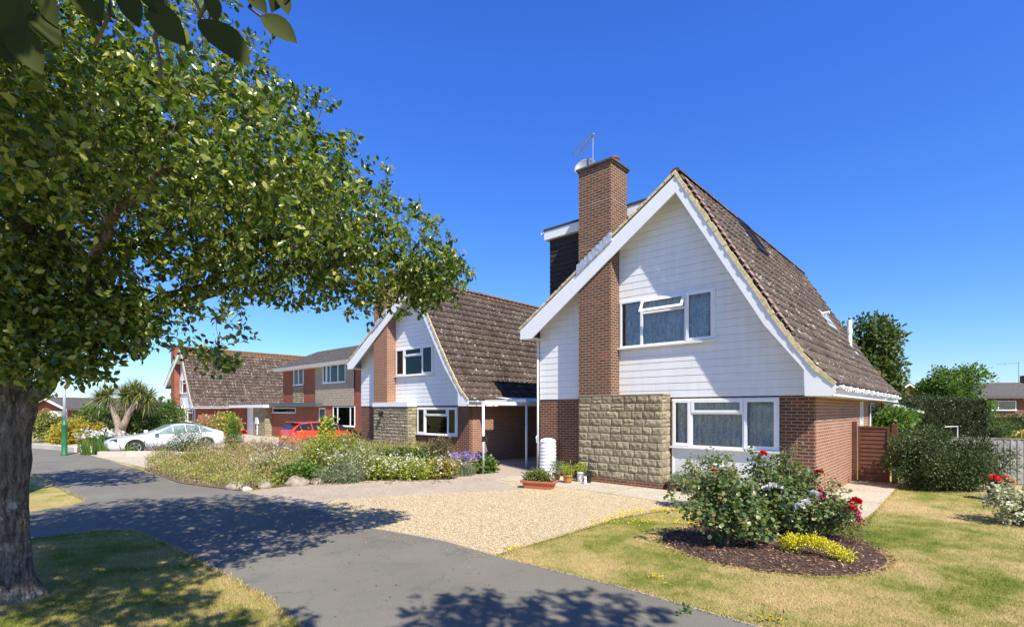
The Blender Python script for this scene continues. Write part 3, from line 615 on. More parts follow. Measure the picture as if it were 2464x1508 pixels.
# ================================================================== the houses
P2 = L(-11.63, .63)[:2]; P2 = (-1.62, 19.2); P3 = (-8.02, 29.12); P4 = (-25.6, 41.0)
h1, rf1, ch1 = chalet((*P1, 0), 'nearest chalet house with white boarded gable, stone pier and dark box dormer', True, dormer=True, pink=True)
h2, rf2, ch2 = chalet((*P2, 0), 'second chalet house beyond the carport, with a lantern on its stone pier', False, 'tile2', chim='brick_light', scale=(1, 1, .935))
h4, rf4, ch4 = chalet((*P4, 0), 'farthest chalet house with orange lichen along its ridge, behind the silver white car', False, 'tile3', 'brick_red', 'brick_red', 'brick_red', scale=(1, 1, .92), length=11.8)
def dormer(h):
    d = MB(); x0, x1, y0, y1, zt = -7.72, -2.95, .62, 9.5, 7.80
    d.prism([(x0, 4.7), (x1, 7.6), (x1, zt), (x0, zt)], y0, y1); o = d.build('dormer', M['tile_dark'], h)
    hg = MB(); rr = random.Random(2)                  # courses of hanging tiles round the front cheek and the long side
    for k in range(19):
        z = 4.62 + k*.16; xr_ = -7.72 + max(0, (z-4.7))/(7.6-4.7)*4.77
        n = max(1, int((xr_ - x0)/.17)) if z > 4.7 else 0
        n = int((min(x1, xr_+.6) - x0)/.17)
        for i in range(n):
            e = rr.uniform(0, .006); a = x0 - .02 + i*.17; hg.add([(a, y0-.034-e, z), (a+.165, y0-.034-e, z), (a+.165, y0-.012, z+.17), (a, y0-.012, z+.17), (a, y0, z), (a+.165, y0, z)], [(0, 1, 2, 3), (0, 4, 5, 1)])
        for i in range(int((y1-y0)/.34)):
            a = y0 - .03 + i*.34; hg.add([(x0-.034, a, z), (x0-.034, a+.33, z), (x0-.012, a+.33, z+.17), (x0-.012, a, z+.17), (x0, a, z), (x0, a+.33, z)], [(0, 3, 2, 1), (0, 1, 5, 4)])
    hg.build('hung_tiles', M['tile_dark'], o)
    MB().box(x0-.16, x1, y0-.16, y1, 7.62, 7.90).build('dormer_fascia', M['fascia'], o)
    MB().box(x0-.18, x1, y0-.18, y1+.05, 7.902, 7.97).build('flat_roof', M['felt'], o)
    g = MB(); gutter(g, [(x0-.22, y0-.2, 7.87), (x0-.22, y1, 7.86)]); g.build('gutter', M['upvc'], o)
dormer(h1)
# rooflight, pipes and lead on the right slope
def slope_pt(x, y, off=0):
    z = 4.14 + (-.68-x)*1.7156; n = Vector((.864, 0, .5036)); return Vector((x, y, z)) + n*off
def on_slope(mb, x0, x1, y0, y1, o0, o1):
    c = [slope_pt(x, y, o) for o in (o0, o1) for x, y in ((x0, y0), (x0, y1), (x1, y1), (x1, y0))]
    mb.add(c, [(3, 2, 1, 0), (4, 5, 6, 7), (0, 1, 5, 4), (1, 2, 6, 5), (2, 3, 7, 6), (3, 0, 4, 7)])
for i, (ya, xa) in enumerate(((3.55, -2.86),)):
    rl = MB(); on_slope(rl, xa, xa+.62, ya, ya+.07, .02, .13); on_slope(rl, xa, xa+.62, ya+.93, ya+1.0, .02, .13); on_slope(rl, xa, xa+.05, ya+.07, ya+.93, .02, .13); on_slope(rl, xa+.57, xa+.62, ya+.07, ya+.93, .02, .13); on_slope(rl, xa+.62, xa+.72, ya-.08, ya+1.08, .02, .055)
    r_ = rl.build('rooflight', M['darkframe'], rf1); gp = MB(); on_slope(gp, xa+.05, xa+.57, ya+.07, ya+.93, .07, .085); gp.build('pane', M['carglass'], r_)
vp = slope_pt(-.88, 10.2); MB().tube([vp + Vector((0, 0, -.2)), vp + Vector((0, 0, .42)), vp + Vector((0, 0, .44)), vp + Vector((0, 0, .62)), vp + Vector((0, 0, .63)), vp+Vector((0,0,.95))], [.085, .085, .10, .10, .085, .085], 14).build('vent_pipe', M['upvc'], rf1)
le = MB(); on_slope(le, -.95, -.55, 9.9, 10.5, .03, .05); on_slope(le, -1.5, -1.15, 7.8, 9.3, .03, .06); le.build('lead_flashing', M['lead'], rf1)
v2 = slope_pt(-1.42, 7.9); MB().tube([v2, v2 + Vector((.30, 0, .03))], .05, 10).build('boiler_flue', M['upvc'], rf1)
# side door, side light and downpipes on the right wall
dr = MB(); dr.box(-.10, .01, 6.1, 6.16, 0, 2.3); dr.box(-.10, .01, 6.64, 6.7, 0, 2.3); dr.box(-.10, .01, 6.16, 6.64, 2.24, 2.3); dr.box(-.06, -.03, 6.16, 6.64, .02, 1.0); dr.box(-.06, -.02, 6.16, 6.64, 1.0, 1.06); dr.box(-.06, -.02, 6.16, 6.64, 1.60, 1.65)
do = dr.build('side_door', M['upvc'], h1); MB().box(-.055, -.045, 6.16, 6.64, 1.06, 2.24).build('pane', M['glass'], do)
dr = MB(); dr.box(-.10, .01, 8.35, 8.41, 1.0, 2.3); dr.box(-.10, .01, 9.09, 9.15, 1.0, 2.3); dr.box(-.10, .01, 8.41, 9.09, 2.24, 2.3); dr.box(-.10, .01, 8.41, 9.09, 1.0, 1.06)
MB().box(-.15, -.002, 8.35, 9.15, 0, 1.0).build('side_wall_infill', M['brick_light'], h1)
wo = dr.build('side_window', M['upvc'], h1); MB().box(-.055, -.045, 8.41, 9.09, 1.06, 2.24).build('pane', M['glass'], wo)
for yy in (7.75, 11.2): MB().tube([(.48, yy, 2.49), (.48, yy, 2.40), (.05, yy, 2.20), (.05, yy, .02)], .034, 10).build('downpipe', M['upvc'], h1, True)
MB().tube([(-7.72, -.06, 4.3), (-7.72, -.06, 2.4), (-7.72, -.06, .02)], .036, 10).build('downpipe', M['upvc'], h1, True)
lt = MB(); rr = random.Random(8)
for i in range(40):
    y = -.3 + i*.3; lt.lathe([(.002, -.05), (.016, -.03), (.016, 0), (.002, .01)], (.57, y, 2.50 - .035*abs(math.sin(i*.8))), 6)
lt.tube([(.57, -.3 + i*.3, 2.505 - .035*abs(math.sin(i*.8))) for i in range(40)], .004, 4); lt.build('string_lights', M['whitepaint'], h1)
def side_lamp(par, p, face):
    b = MB().box(p[0]-.04, p[0]+.04, p[1]-.015, p[1]+.015, p[2]-.08, p[2]+.08) if face == 'f' else MB().box(p[0]-.015, p[0]+.015, p[1]-.04, p[1]+.04, p[2]-.08, p[2]+.08)
    dx, dy = (0, -.12) if face == 'f' else (.12, 0)
    b.tube([p, (p[0]+dx, p[1]+dy, p[2]+.1)], .012, 6).lathe([(.02, .10), (.085, .06), (.09, .04), (.06, -.13), (.03, -.15)], (p[0]+dx, p[1]+dy, p[2]), 8); return b.build('wall_lantern', M['black'], par)
side_lamp(h1, (.02, 10.6, 1.9), 's')
# porch post and rail at the far end of the right wall
pr = MB().box(.60, .70, 11.0, 11.1, 0, 2.2).box(.60, .70, 12.4, 12.5, 0, 2.2).prism([(.05, 2.28), (1.25, 1.92), (1.25, 1.98), (.05, 2.34)], 10.9, 12.6); pr.build('side_porch', M['upvc'], h1)
# aerial and dish on the chimney
ae = MB(); a0 = Vector((-5.98, .44, 8.3)); a1 = Vector((-5.98, .44, 10.42)); ae.tube([a0, a1], .022, 8); b0 = Vector((-5.90, .39, 10.38)); b1 = b0 + Vector((-.846, .533, 0))*1.4; ae.tube([b0, b1], .013, 6)
dv = (b1-b0); sdv = Vector((.533, .846, 0))
for i in range(11):
    p = b0 + dv*(i/10); ln = .17 + .03*(i % 2); 
    ae.tube([p - sdv*ln + Vector((0, 0, .05)), p + sdv*ln - Vector((0, 0, .0))], .006, 4); ae.tube([p - sdv*ln*.8 - Vector((0, 0, .03)), p + sdv*ln], .005, 4)
ae.build('tv_aerial', M['metal'], ch1)
ds = MB(); prof = [(0, 0), (.12, .014), (.22, .045), (.30, .09), (.33, .12)]; ds.lathe(prof + [(.335, .115), (.30, .08), (.2, .03), (.0, -.012)], (0, 0, 0), 28); dso = ds.build('satellite_dish', M['dish'], ch1, True)
dso.location = (-6.26, .48, 9.44); dso.scale = (1.0, 1.0, 1.0); dso.rotation_euler = Vector((.30, -.95, .50)).to_track_quat('Z', 'Y').to_euler()
MB().tube([(-6.28, .56, 9.48), (-6.1, .5, 9.2), (-5.98, .44, 9.1)], .02, 6).build('dish_bracket', M['metal'], ch1)

# second house extras
side_lamp(h2, (-5.10, -.52, 2.02), 'f').scale = (1, 1, 1)
MB().tube([(-5.93, -.36, 2.32), (-5.93, -.36, .02)], .05, 8).build('downpipe', M['black'], h2, True)
MB().box(-3.26, -.66, -.012, .14, .0, 1.05).build('window_wall', M['brick'], h2)
# third house: two storeys
h3 = empty('brick_house', (*P3, 0), TH, 'two-storey red brick house with weathered boarding and a stone panel, behind the orange red car', 'house')
mb = MB(); wall_rects(mb, -12.1, .0, 2.5, 5.02, 0, .2, [(-10.27, -8.76, 3.76, 5.02), (-5.85, -3.0, 3.74, 4.98)]); wall_rects(mb, -14.1, .0, 0, 2.5, 0, .2, [(-13.9, -9.97, 1.80, 2.18), (-6.62, -5.70, 0, 2.16), (-4.65, -2.0, 1.0, 2.25)])
mb.box(-12.1, -11.9, .2, 6, 2.5, 5.02); mb.box(-.2, 0, .2, 6, 0, 5.02)
mb.build('brick_wall', M['brick_red'], h3)
s = MB(); s.box(-10.36, -8.78, -.02, -.003, 2.5, 3.70); stone_wall(s, -10.38, -8.76, 2.5, 3.70, -.03, .15, 11, None, .03, .2, .2, .4); s.build('stone_panel', M['stone'], h3)
cb = MB(); boards(cb, grid_breaks(2.30, 5.02, .16, [3.74, 4.98]), lambda z: (-6.95, -2.03), -.06, [(-5.85, -3.0, 3.74, 4.98)], .16); cb.build('timber_cladding', M['grey_clad'], h3)
window(h3, -10.27, -8.76, 3.78, 5.0, -.04, (.5,), curtain=True)
window(h3, -5.85, -3.0, 3.76, 4.98, -.10, (.18, .34, .68), curtain=True, openers=(0,))
window(h3, -4.65, -2.0, 1.02, 2.25, -.04, (.22, .80), curtain=True)
window(h3, -13.9, -9.97, 1.82, 2.18, -.03, (), curtain=False)
d_ = MB().box(-6.62, -6.54, .02, .1, 0, 2.16).box(-5.78, -5.70, .02, .1, 0, 2.16).box(-6.54, -5.78, .02, .1, 2.08, 2.16).build('front_door', M['upvc'], h3); MB().box(-6.54, -5.78, .05, .08, 0, 2.08).build('door_leaf', M['darkframe'], d_)
MB().box(-14.1, .0, 2.2, 2.3, 0, 2.4).box(-12.1, 0, 2.2, 2.3, 2.6, 5).build('room', M['interior'], h3)
MB().box(-14.2, -5.95, -.50, -.002, 2.24, 2.50).build('porch_canopy', M['darkfascia'], h3)
MB().box(-14.0, -13.7, -.1, -.003, .0, .01).build('step', M['kerb'], h3)
r3 = tiles([(-.55, 5.02), (3.0, 6.62)], 0, 13.1, .33, .30, .02, .03, 'roof', M['tile_grey'], None, .003); r3.parent = h3; r3.rotation_euler = (0, 0, R(90)); r3.location = (.5, 0, 0)
r3b = tiles([(-.55, 5.02), (3.0, 6.62)], 0, 13.1, .33, .30, .02, .03, 'roof', M['tile_grey'], h3, .003); r3b.rotation_euler = (0, 0, R(-90)); r3b.location = (-12.6, 6.0, 0)
gm = MB(); 
for x in (-12.1, -.2): gm.add([(x, 0, 5.02), (x, 6, 5.02), (x, 3, 6.45), (x+.2, 0, 5.02), (x+.2, 6, 5.02), (x+.2, 3, 6.45)], [(0, 1, 2), (5, 4, 3), (0, 3, 4, 1), (1, 4, 5, 2), (2, 5, 3, 0)])
gm.build('gable', M['brick_red'], h3)
e = MB().box(-12.6, .5, -.52, -.49, 4.86, 5.04).box(-12.6, .5, -.49, -.01, 4.84, 4.87); e.build('eaves_fascia', M['fascia'], h3)
g_ = MB(); gutter(g_, [(-12.7, -.58, 5.02), (.5, -.58, 5.02)]); g_.build('gutter', M['upvc'], h3)
# flat-roofed garage between the third and the farthest house
gar = empty('garage', (*P3, 0), TH, 'flat-roofed garage with white door and stone pier, left of the red brick house', 'garage')
MB().box(-30.0, -13.4, -.9, 4, 2.20, 2.42).build('flat_roof', M['fascia'], gar); MB().box(-29.9, -13.5, -.8, 4, 2.425, 2.47).build('roof_felt', M['felt'], gar)
MB().box(-20.6, -18.7, -.6, -.1, 0, 2.199).box(-20.6, -20.4, -.1, 2.6, 0, 2.199).build('brick_pier', M['brick_red'], gar)
dmb = MB(); boards(dmb, grid_breaks(0.02, 2.199, .2, []), lambda z: (-18.69, -16.42), -.10, [], .2); dmb.box(-18.69, -16.42, -.098, -.06, 0.02, 2.199); dmb.build('garage_door', M['fascia'], gar)
s = MB(); s.box(-16.38, -14.12, -.48, .0, 0, 2.199); stone_wall(s, -16.4, -14.1, 0, 2.19, -.5, .16, 21, None, .03, .2, .2, .4); stone_wall(s, -.5, .02, 0, 2.19, -14.1, .2, 22, 's', .02, 0, .25, .3); s.build('stone_pier', M['stone'], gar)
MB().box(-30, -20.61, 1.6, 1.8, 0, 2.199).build('rear_wall', M['brick_red'], gar)
MB().box(-15.6, -15.15, -.66, -.54, .95, 1.45).tube([(-15.3, -.6, .95), (-15.3, -.6, .1)], .045, 6).build('meter_box', M['whitepaint'], gar)
# carport
cp = empty('carport', L(-11.63, .63), TH, 'open carport of white posts under a corrugated sheet between the two near chalet houses', 'carport')
def cor(mb, x0, x1, y0, y1, z0, z1):
    n = int((y1-y0)/.0375); V = []
    for i in range(n+1):
        y = y0 + (y1-y0)*i/n; d = .014*math.sin(i*math.pi/2); V += [(x0, y, z0+d), (x1, y, z1+d)]
    mb.add(V, [(2*i, 2*i+1, 2*i+3, 2*i+2) for i in range(n)])
c_ = MB(); cor(c_, 1.02, 2.66, .35, 10.5, 2.50, 2.33); c_.build('roof_sheet', M['whitepaint'], cp)
MB().box(2.56, 2.66, -1.9, 10.5, 2.20, 2.31).box(.5, 2.56, .30, .36, 2.30, 2.42).box(.5, 2.56, 5, 5.06, 2.30, 2.42).build('beam', M['fascia'], cp)
for y in (-1.86, .26, 4.6, 8.8):
    p = MB().tube([(2.61, y, 0), (2.61, y, 2.20)], .042, 10); po = p.build('post', M['whitepaint'], cp, True)
    if y < -1: MB().tube([(2.61, y, 1.02), (2.61, y, 1.20)], .045, 10).build('post_band', M['black'], po)
# wall at the far end of the carport
bw = MB().box(.01, 3.95, 11.4, 11.6, 0, 2.3); o = bw.build('brick_wall', M['brick'], None); o.location = (*L(-11.63, .63), 0); o.rotation_euler = (0, 0, TH); tag(o, 'brown brick end wall in the deep shade at the back of the carport', 'wall')

# gate
gt = empty('garden_gate', L(.04, 4.72), TH, 'brown stained timber gate closing the side path beside the brick wall', 'gate')
gb = MB(); 
for i in range(13):
    z = .06 + i*.115; gb.add([(.13, -.022, z), (.80, -.022, z), (.80, -.004, z+.118), (.13, -.004, z+.118), (.13, .004, z), (.80, .004, z)], [(0, 1, 2, 3), (0, 4, 5, 1)])
gb.box(.13, .80, .004, .012, .06, 1.56); gb.build('slat_panel', M['gate'], gt)
MB().box(.10, .16, -.035, -.023, .04, 1.585).box(.77, .83, -.035, -.023, .04, 1.585).box(.16, .77, -.035, -.023, 1.53, 1.585).box(.16, .77, -.035, -.023, .04, .09).build('gate_frame', M['gate'], gt)
MB().box(-.03, .07, -.05, .05, 0, 1.72).build('gate_post', M['gate'], gt); MB().box(.87, 1.0, -.05, .06, 0, 1.66).build('gate_post', M['gate'], gt)
MB().tube([(.78, -.05, 1.12), (.92, -.06, 1.12)], .01, 6).box(.76, .80, -.05, -.036, 1.06, 1.18).build('latch', M['black'], gt)

# ------------------------------------------------------------------ ground
def sheet(name, pts, z, mat, t=.0, kind='structure', **kw):
    mb = MB(); 
    if t: mb.slab(pts, z-t, z)
    else: mb.add([(x, y, z) for x, y in pts], [tuple(range(len(pts)))])
    o = mb.build(name, mat)
    if o.data.polygons[-1 if t else 0].normal.z < 0: o.data.flip_normals()
    return tag(o, kind=kind, **kw)
sheet('ground', [(-700, -300), (700, -300), (700, 1200), (-700, 1200)], 0, M['lawn'])
PATH = [(5.5, 1.6), (3.9, 3.2), G(1820, 1508), G(1500, 1415), G(1220, 1345), G(1060, 1300), G(900, 1272), G(760, 1225), G(600, 1185), G(430, 1163), G(370, 1140), G(235, 1100), G(160, 1085), G(100, 1065), (-42, 40), (-46, 36), (-33, 27.5), (-22, 20.8), G(88, 1145), (-11.0, 12.4), G(205, 1205), (-9.35, 10.7), G(88, 1230), (-15, 7.5), (-22, 4), (-20, 0), (-10.5, 6.3), G(85, 1296), G(240, 1279), G(315, 1277), G(400, 1310), G(520, 1375), G(640, 1440), G(720, 1508), (-1.2, 3.8), (.2, 2.2), (1.6, .2)]
sheet('path', PATH, .012, M['asphalt'], .01)
sheet('road', [(-60, -2), (-22, 2.6), (-8, -1), (0, -6), (10, -12), (30, -20), (30, -27), (6, -22), (-10, -10), (-30, -8), (-60, -12)], .008, M['asphalt'])
def edging(pts, w_, z):                               # thin concrete edging strips beside the path
    mb = MB(); L_ = []; R_ = []
    for i, p in enumerate(pts):
        a = Vector(pts[max(0, i-1)]); b = Vector(pts[min(len(pts)-1, i+1)]); d = (b-a).normalized(); n = Vector((-d.y, d.x)); q = w_*(1 + .3*math.sin(i*2.3)); L_.append(tuple(Vector(p)+n*q/2)); R_.append(tuple(Vector(p)-n*q/2))
    mb.slab(L_ + R_[::-1], 0, z); return tag(mb.build('path_edging', M['drive']), kind='structure')
def fine(pts, k=5):
    out = []
    for a, b in zip(pts, pts[1:]): out += [(a[0]+(b[0]-a[0])*j/k, a[1]+(b[1]-a[1])*j/k) for j in range(k)]
    return out + [pts[-1]]
edging(fine([(5.5, 1.6), (3.9, 3.2), G(1820, 1508), G(1500, 1415), G(1220, 1345), G(1060, 1300), G(900, 1272), G(760, 1225)]), .032, .016)
DRV = [G(600, 1186), G(760, 1226), G(800, 1203), G(1010, 1190), G(1262, 1178), L(-7.9, -1.95), L(-7.7, 12), L(-11.5, 12), L(-11.5, -.3), G(1170, 1141), G(1010, 1148), G(860, 1158), G(700, 1169)]
sheet('driveway', DRV, .016, M['drive'], .014)
APR = [L(-7.88, -1.95), L(-6.5, -2.0), L(-4.9, -1.85), L(-1.7, -2.1), L(.15, -2.0), L(1.0, -1.35), L(1.08, 0), L(1.08, 4.68), L(0, 4.68), L(0, 0), L(-7.66, 0)]
sheet('patio', APR, .022, M['concrete'], .02)
mb = MB()
for y in (-1.0, .9, 2.8): mb.add([(L(.0, y)[0], L(.0, y)[1], .0235), (*L(1.08, y), .0235), (*L(1.08, y+.018), .0235), (*L(0, y+.018), .0235)], [(0, 1, 2, 3)])
for x in (-6.1, -4.0, -1.9): mb.add([(*L(x, -2.0), .0235), (*L(x+.018, -2.0), .0235), (*L(x+.018, -.0), .0235), (*L(x, -.0), .0235)], [(0, 1, 2, 3)])
tag(mb.build('paving_joint', M['soil']), kind='structure')
GRV = [G(765, 1227), G(800, 1204), G(1010, 1191), G(1258, 1179), L(-7.9, -1.97), L(-6.5, -2.02), L(-4.9, -1.87), L(-1.75, -2.12), G(1600, 1229), G(1500, 1246), G(1350, 1291), G(1192, 1337), G(1060, 1299.5), G(900, 1271.5)]
sheet('gravel_bed', GRV, .014, M['gravel_base'])
BED = [G(430, 1162), G(370, 1139), (-12.6, 17.2), (-12.2, 20.5), (-8.6, 24.6), L(-19.4, .5), L(-17.7, .2), L(-11.65, .2), L(-11.6, -.6), G(1168, 1139), G(1010, 1147), G(860, 1157), G(700, 1168), G(575, 1181)]
sheet('flower_bed', BED, .02, M['soil'])
sheet('neighbour_drive', [(-17.77, 21.57), (-12.8, 17.6), (-12.4, 20.4), (-8.7, 24.7), L(-19.5, .7), L(-19.5, 9.8), (-12, 31), (-22, 42), (-33, 40), (-24, 27)], .010, M['concrete'])
# raised kerbs in front of the farthest garden
def kerb(pts, label, w_=.18, h_=.13):
    mb = MB(); L_ = []; R_ = []
    for i, p in enumerate(pts):
        a = Vector(pts[max(0, i-1)]); b = Vector(pts[min(len(pts)-1, i+1)]); d = (b-a).normalized(); n = Vector((-d.y, d.x)); L_.append(Vector(p)+n*w_/2); R_.append(Vector(p)-n*w_/2)
    mb.slab([tuple(v) for v in L_] + [tuple(v) for v in reversed(R_)], 0, h_); o = mb.build('kerb', M['kerb'], None, bevel=.012); return tag(o, label, 'kerb', 'kerbs along the far gardens')
kerb([G(238, 1099), (-16.8, 21.9), (-15.3, 22.0), (-14.0, 21.4), (-13.0, 20.3)], 'low pale kerb edging the iris bed in front of the silver white car', .22, .24)
kerb([(-26.5, 27.3), (-23.2, 25.7), (-20.9, 24.2), (-19.4, 24.3), (-19.3, 26.2)], 'low pale kerb behind the green lamp post', .3, .24)

# ================================================================== vehicles
def car(name, loc, rz, label, paint, st, wheels, Lw, glass='carglass', rear_plate=False, roofpaint=None):
    """body lofted through stations (x, bottom, belt, top, half width, half roof width); cabin stations have top well above the belt"""
    root = empty(name, (*loc, 0), rz, label, 'car'); n = 9
    def sec(s_):
        x, zb, zm, zt, wm, wt = s_; d = zt - zm
        return [(x, 0, zb), (x, wm*.80, zb), (x, wm*.97, zb+.08), (x, wm*1.0, zb+(zm-zb)*.45), (x, wm*1.0, zb+(zm-zb)*.78), (x, wm*.955, zm), (x, wt + (wm*.93-wt)*.10, zt-min(d*.12, .04)), (x, wt*.86, zt-.008), (x, 0, zt+.012)]
    V = []; S = [sec(s_) for s_ in st]
    for s_ in S: V += s_ + [(p[0], -p[1], p[2]) for p in s_[1:-1]][::-1]
    m = 2*n - 2; Fc = []
    for i in range(len(S)-1):
        for k in range(m): Fc.append((i*m+k, i*m+(k+1) % m, (i+1)*m+(k+1) % m, (i+1)*m+k))
    Fc += [tuple(range(m-1, -1, -1)), tuple(range((len(S)-1)*m, len(S)*m))]
    body = MB().add(V, Fc).build('body', M[paint], root, True); bv = body.modifiers.new('sub', 'SUBSURF'); bv.levels = bv.render_levels = 1
    cab = [i for i in range(len(st)) if st[i][3] - st[i][2] > .25]; a, b = cab[0], cab[-1]
    def pane(q, nm, off, sh=.07):
        q = [Vector(p) for p in q]; c = sum(q, Vector())/len(q); nv = (q[1]-q[0]).cross(q[-1]-q[0]).normalized()
        if nv.dot(Vector((c.x*.15, c.y, max(0, c.z-.7)))) < 0: nv = -nv
        o = [p.lerp(c, sh) + nv*off for p in q]; i_ = [p - nv*.02 for p in o]; k = len(o)
        MB().add([tuple(p) for p in o + i_], [tuple(range(k)), tuple(range(2*k-1, k-1, -1))] + [(j, (j+1) % k, (j+1) % k+k, j+k) for j in range(k)]).build(nm, M[glass], root)
    for sgn in (1, -1):
        for i in range(a-1, b+1):
            if i < 0 or i+1 >= len(st): continue
            p0, p1, r0, r1 = S[i][5], S[i+1][5], S[i][6], S[i+1][6]
            f_ = lambda p: (p[0], sgn*p[1], p[2])
            if i < a: q = [f_(p0), f_(p1), f_(r1)]
            elif i+1 > b: q = [f_(p0), f_(p1), f_(r0)]
            else: q = [f_(p0), f_(p1), f_(r1), f_(r0)]
            pane(q, 'side_window', .004, .09)
    for i, nm in ((a-1, 'front'), (b, 'back')):
        i = max(i, 0); q = [S[i][7], S[i+1][7], (S[i+1][7][0], -S[i+1][7][1], S[i+1][7][2]), (S[i][7][0], -S[i][7][1], S[i][7][2])]; pane(q, 'windscreen' if (st[i][0] > 0) else 'rear_window', .02, .05)
    for wx in wheels:
        for sg in (1, -1):
            wy = sg*(Lw-.10); r = .33
            wh = MB().lathe([(.20, -.1), (r-.03, -.1), (r, -.07), (r, .07), (r-.03, .1), (.20, .1)], (0, 0, 0), 26).build('wheel', M['rubber'], root, True); wh.location = (wx, wy, r); wh.rotation_euler = (R(90), 0, 0)
            so = -sg; rm = MB().lathe([(.0, .0), (.185, .0), (.20, .012), (.222, .02), (.225, .0), (.20, -.02)], (0, 0, .098), 22)
            for k in range(5):
                t = k*2*math.pi/5; c, s2 = math.cos(t), math.sin(t); e = .034; q = [(c*.02-s2*e, s2*.02+c*e), (c*.02+s2*e, s2*.02-c*e), (c*.2+s2*e*.6, s2*.2-c*e*.6), (c*.2-s2*e*.6, s2*.2+c*e*.6)]
                rm.add([(p[0], p[1], .118) for p in q] + [(p[0], p[1], .10) for p in q], [(0, 1, 2, 3), (7, 6, 5, 4), (0, 4, 5, 1), (1, 5, 6, 2), (2, 6, 7, 3), (3, 7, 4, 0)])
            ro = rm.build('rim', M['alloy'], wh); ro.scale = (1, 1, so)
            ar = MB(); prof = []
            for k in range(15):
                t = math.pi*k/14; prof.append(((r+.055)*math.cos(t), (r+.055)*math.sin(t)))
            ar.add([(wx+p[0], sg*(Lw-.02), r+p[1]) for p in prof] + [(wx+p[0], sg*(Lw+.004), r+p[1]) for p in prof], [tuple(range(15)), tuple(range(29, 14, -1))] + [(k, k+1, k+16, k+15) for k in range(14)]); ar.build('wheel_arch', M['rubber'], root)
    return root, S
ST_W = [(2.42, .30, .50, .52, .55, .45), (2.34, .20, .62, .66, .74, .60), (2.0, .18, .72, .77, .85, .70), (1.25, .18, .83, .88, .89, .70), (.78, .18, .88, .93, .90, .66), (-.02, .18, .92, 1.33, .90, .56), (-.55, .18, .93, 1.39, .90, .57), (-1.15, .18, .95, 1.33, .90, .55), (-1.75, .20, .97, 1.10, .88, .54), (-2.15, .24, .96, 1.0, .84, .56), (-2.42, .34, .80, .84, .70, .5)]
wc, S = car('silver_car', (-16.75, 24.5), R(227.7), 'silver white coupe parked nose to the path behind irises and shrubs', 'car_white', ST_W, (1.48, -1.38), .90, 'paleglass')
for sg in (1, -1): MB().add([(2.30, sg*.50, .60), (2.10, sg*.80, .62), (2.12, sg*.79, .72), (2.28, sg*.52, .70), (2.35, sg*.52, .60), (2.14, sg*.84, .62), (2.14, sg*.82, .73), (2.31, sg*.53, .69)], [(4, 5, 6, 7), (0, 1, 5, 4), (3, 2, 6, 7), (0, 3, 7, 4), (1, 2, 6, 5)]).build('headlight', M['carglass'], wc)
for sg in (1, -1): MB().add([(-2.30, sg*.5, .78), (-2.2, sg*.82, .78), (-2.2, sg*.80, .9), (-2.28, sg*.5, .9), (-2.38, sg*.5, .78), (-2.25, sg*.86, .78), (-2.24, sg*.85, .92), (-2.34, sg*.5, .92)], [(4, 5, 6, 7), (0, 1, 5, 4), (3, 2, 6, 7), (0, 3, 7, 4), (1, 2, 6, 5)]).build('tail_light', M['redlens'], wc)
for sg in (1, -1): MB().box(.62, .78, min(sg*.92, sg*1.06), max(sg*.92, sg*1.06), .93, 1.05).build('mirror', M['car_white'], wc, bevel=.03)
ST_R = [(2.12, .30, .55, .58, .60, .5), (2.02, .22, .74, .78, .76, .6), (1.55, .2, .88, .93, .87, .68), (1.05, .2, .95, 1.0, .89, .68), (.35, .2, .98, 1.40, .90, .60), (-.35, .2, 1.0, 1.47, .90, .61), (-1.05, .2, 1.02, 1.44, .90, .60), (-1.62, .2, 1.05, 1.37, .88, .56), (-1.98, .26, 1.03, 1.09, .85, .60), (-2.10, .34, .86, .92, .80, .6)]
rc, S = car('red_car', (-9.75, 26.2), R(47.7), 'orange red hatchback parked with its tail to the flower bed', 'car_red', ST_R, (1.28, -1.30), .90)
for sg in (1, -1): MB().add([(-2.06, sg*.55, .84), (-1.88, sg*.86, .86), (-1.86, sg*.85, 1.0), (-2.02, sg*.55, .97), (-2.14, sg*.55, .84), (-1.92, sg*.90, .86), (-1.9, sg*.89, 1.01), (-2.08, sg*.55, .98)], [(4, 5, 6, 7), (0, 1, 5, 4), (3, 2, 6, 7), (0, 3, 7, 4), (1, 2, 6, 5)]).build('tail_light', M['redlens'], rc)
MB().box(-2.135, -2.10, -.26, .26, .66, .77).build('number_plate', M['plate'], rc); MB().box(-2.14, -1.95, -.78, .78, .24, .42).build('rear_bumper', M['rubber'], rc, bevel=.04)
MB().box(-1.80, -1.45, -.55, .55, 1.425, 1.455).build('spoiler', M['car_red'], rc, bevel=.012)
# ================================================================== street lamp, water butt, pots
lp = empty('street_lamp', G(155, 1095.5), 0, 'green and grey street lamp column at the bend of the path', 'street lamp')
MB().lathe([(.135, 0), (.135, .06), (.105, .10), (.105, 1.30), (.12, 1.32), (.12, 1.40), (.07, 1.46), (.062, 1.6)], (0, 0, 0), 16).build('column_base', M['post_green'], lp, True)
MB().lathe([(.062, 1.6), (.055, 2.6), (.048, 4.9)], (0, 0, 0), 12).build('column', M['lampgrey'], lp, True)
MB().lathe([(.05, 4.88), (.14, 4.95), (.20, 5.15), (.17, 5.25), (.03, 5.30)], (0, 0, 0), 14).build('lantern', M['lampgrey'], lp, True)
bt = empty('water_butt', (*L(-7.05, -.40), 0), 0, 'white ribbed water butt with domed lid against the brown brick corner', 'water butt')
pf = [(.20, 0), (.25, .04)]
for i in range(9): z = .06 + i*.095; pf += [(.262, z), (.272, z+.03), (.272, z+.06), (.252, z+.082)]
pf += [(.262, .93), (.25, .99)]
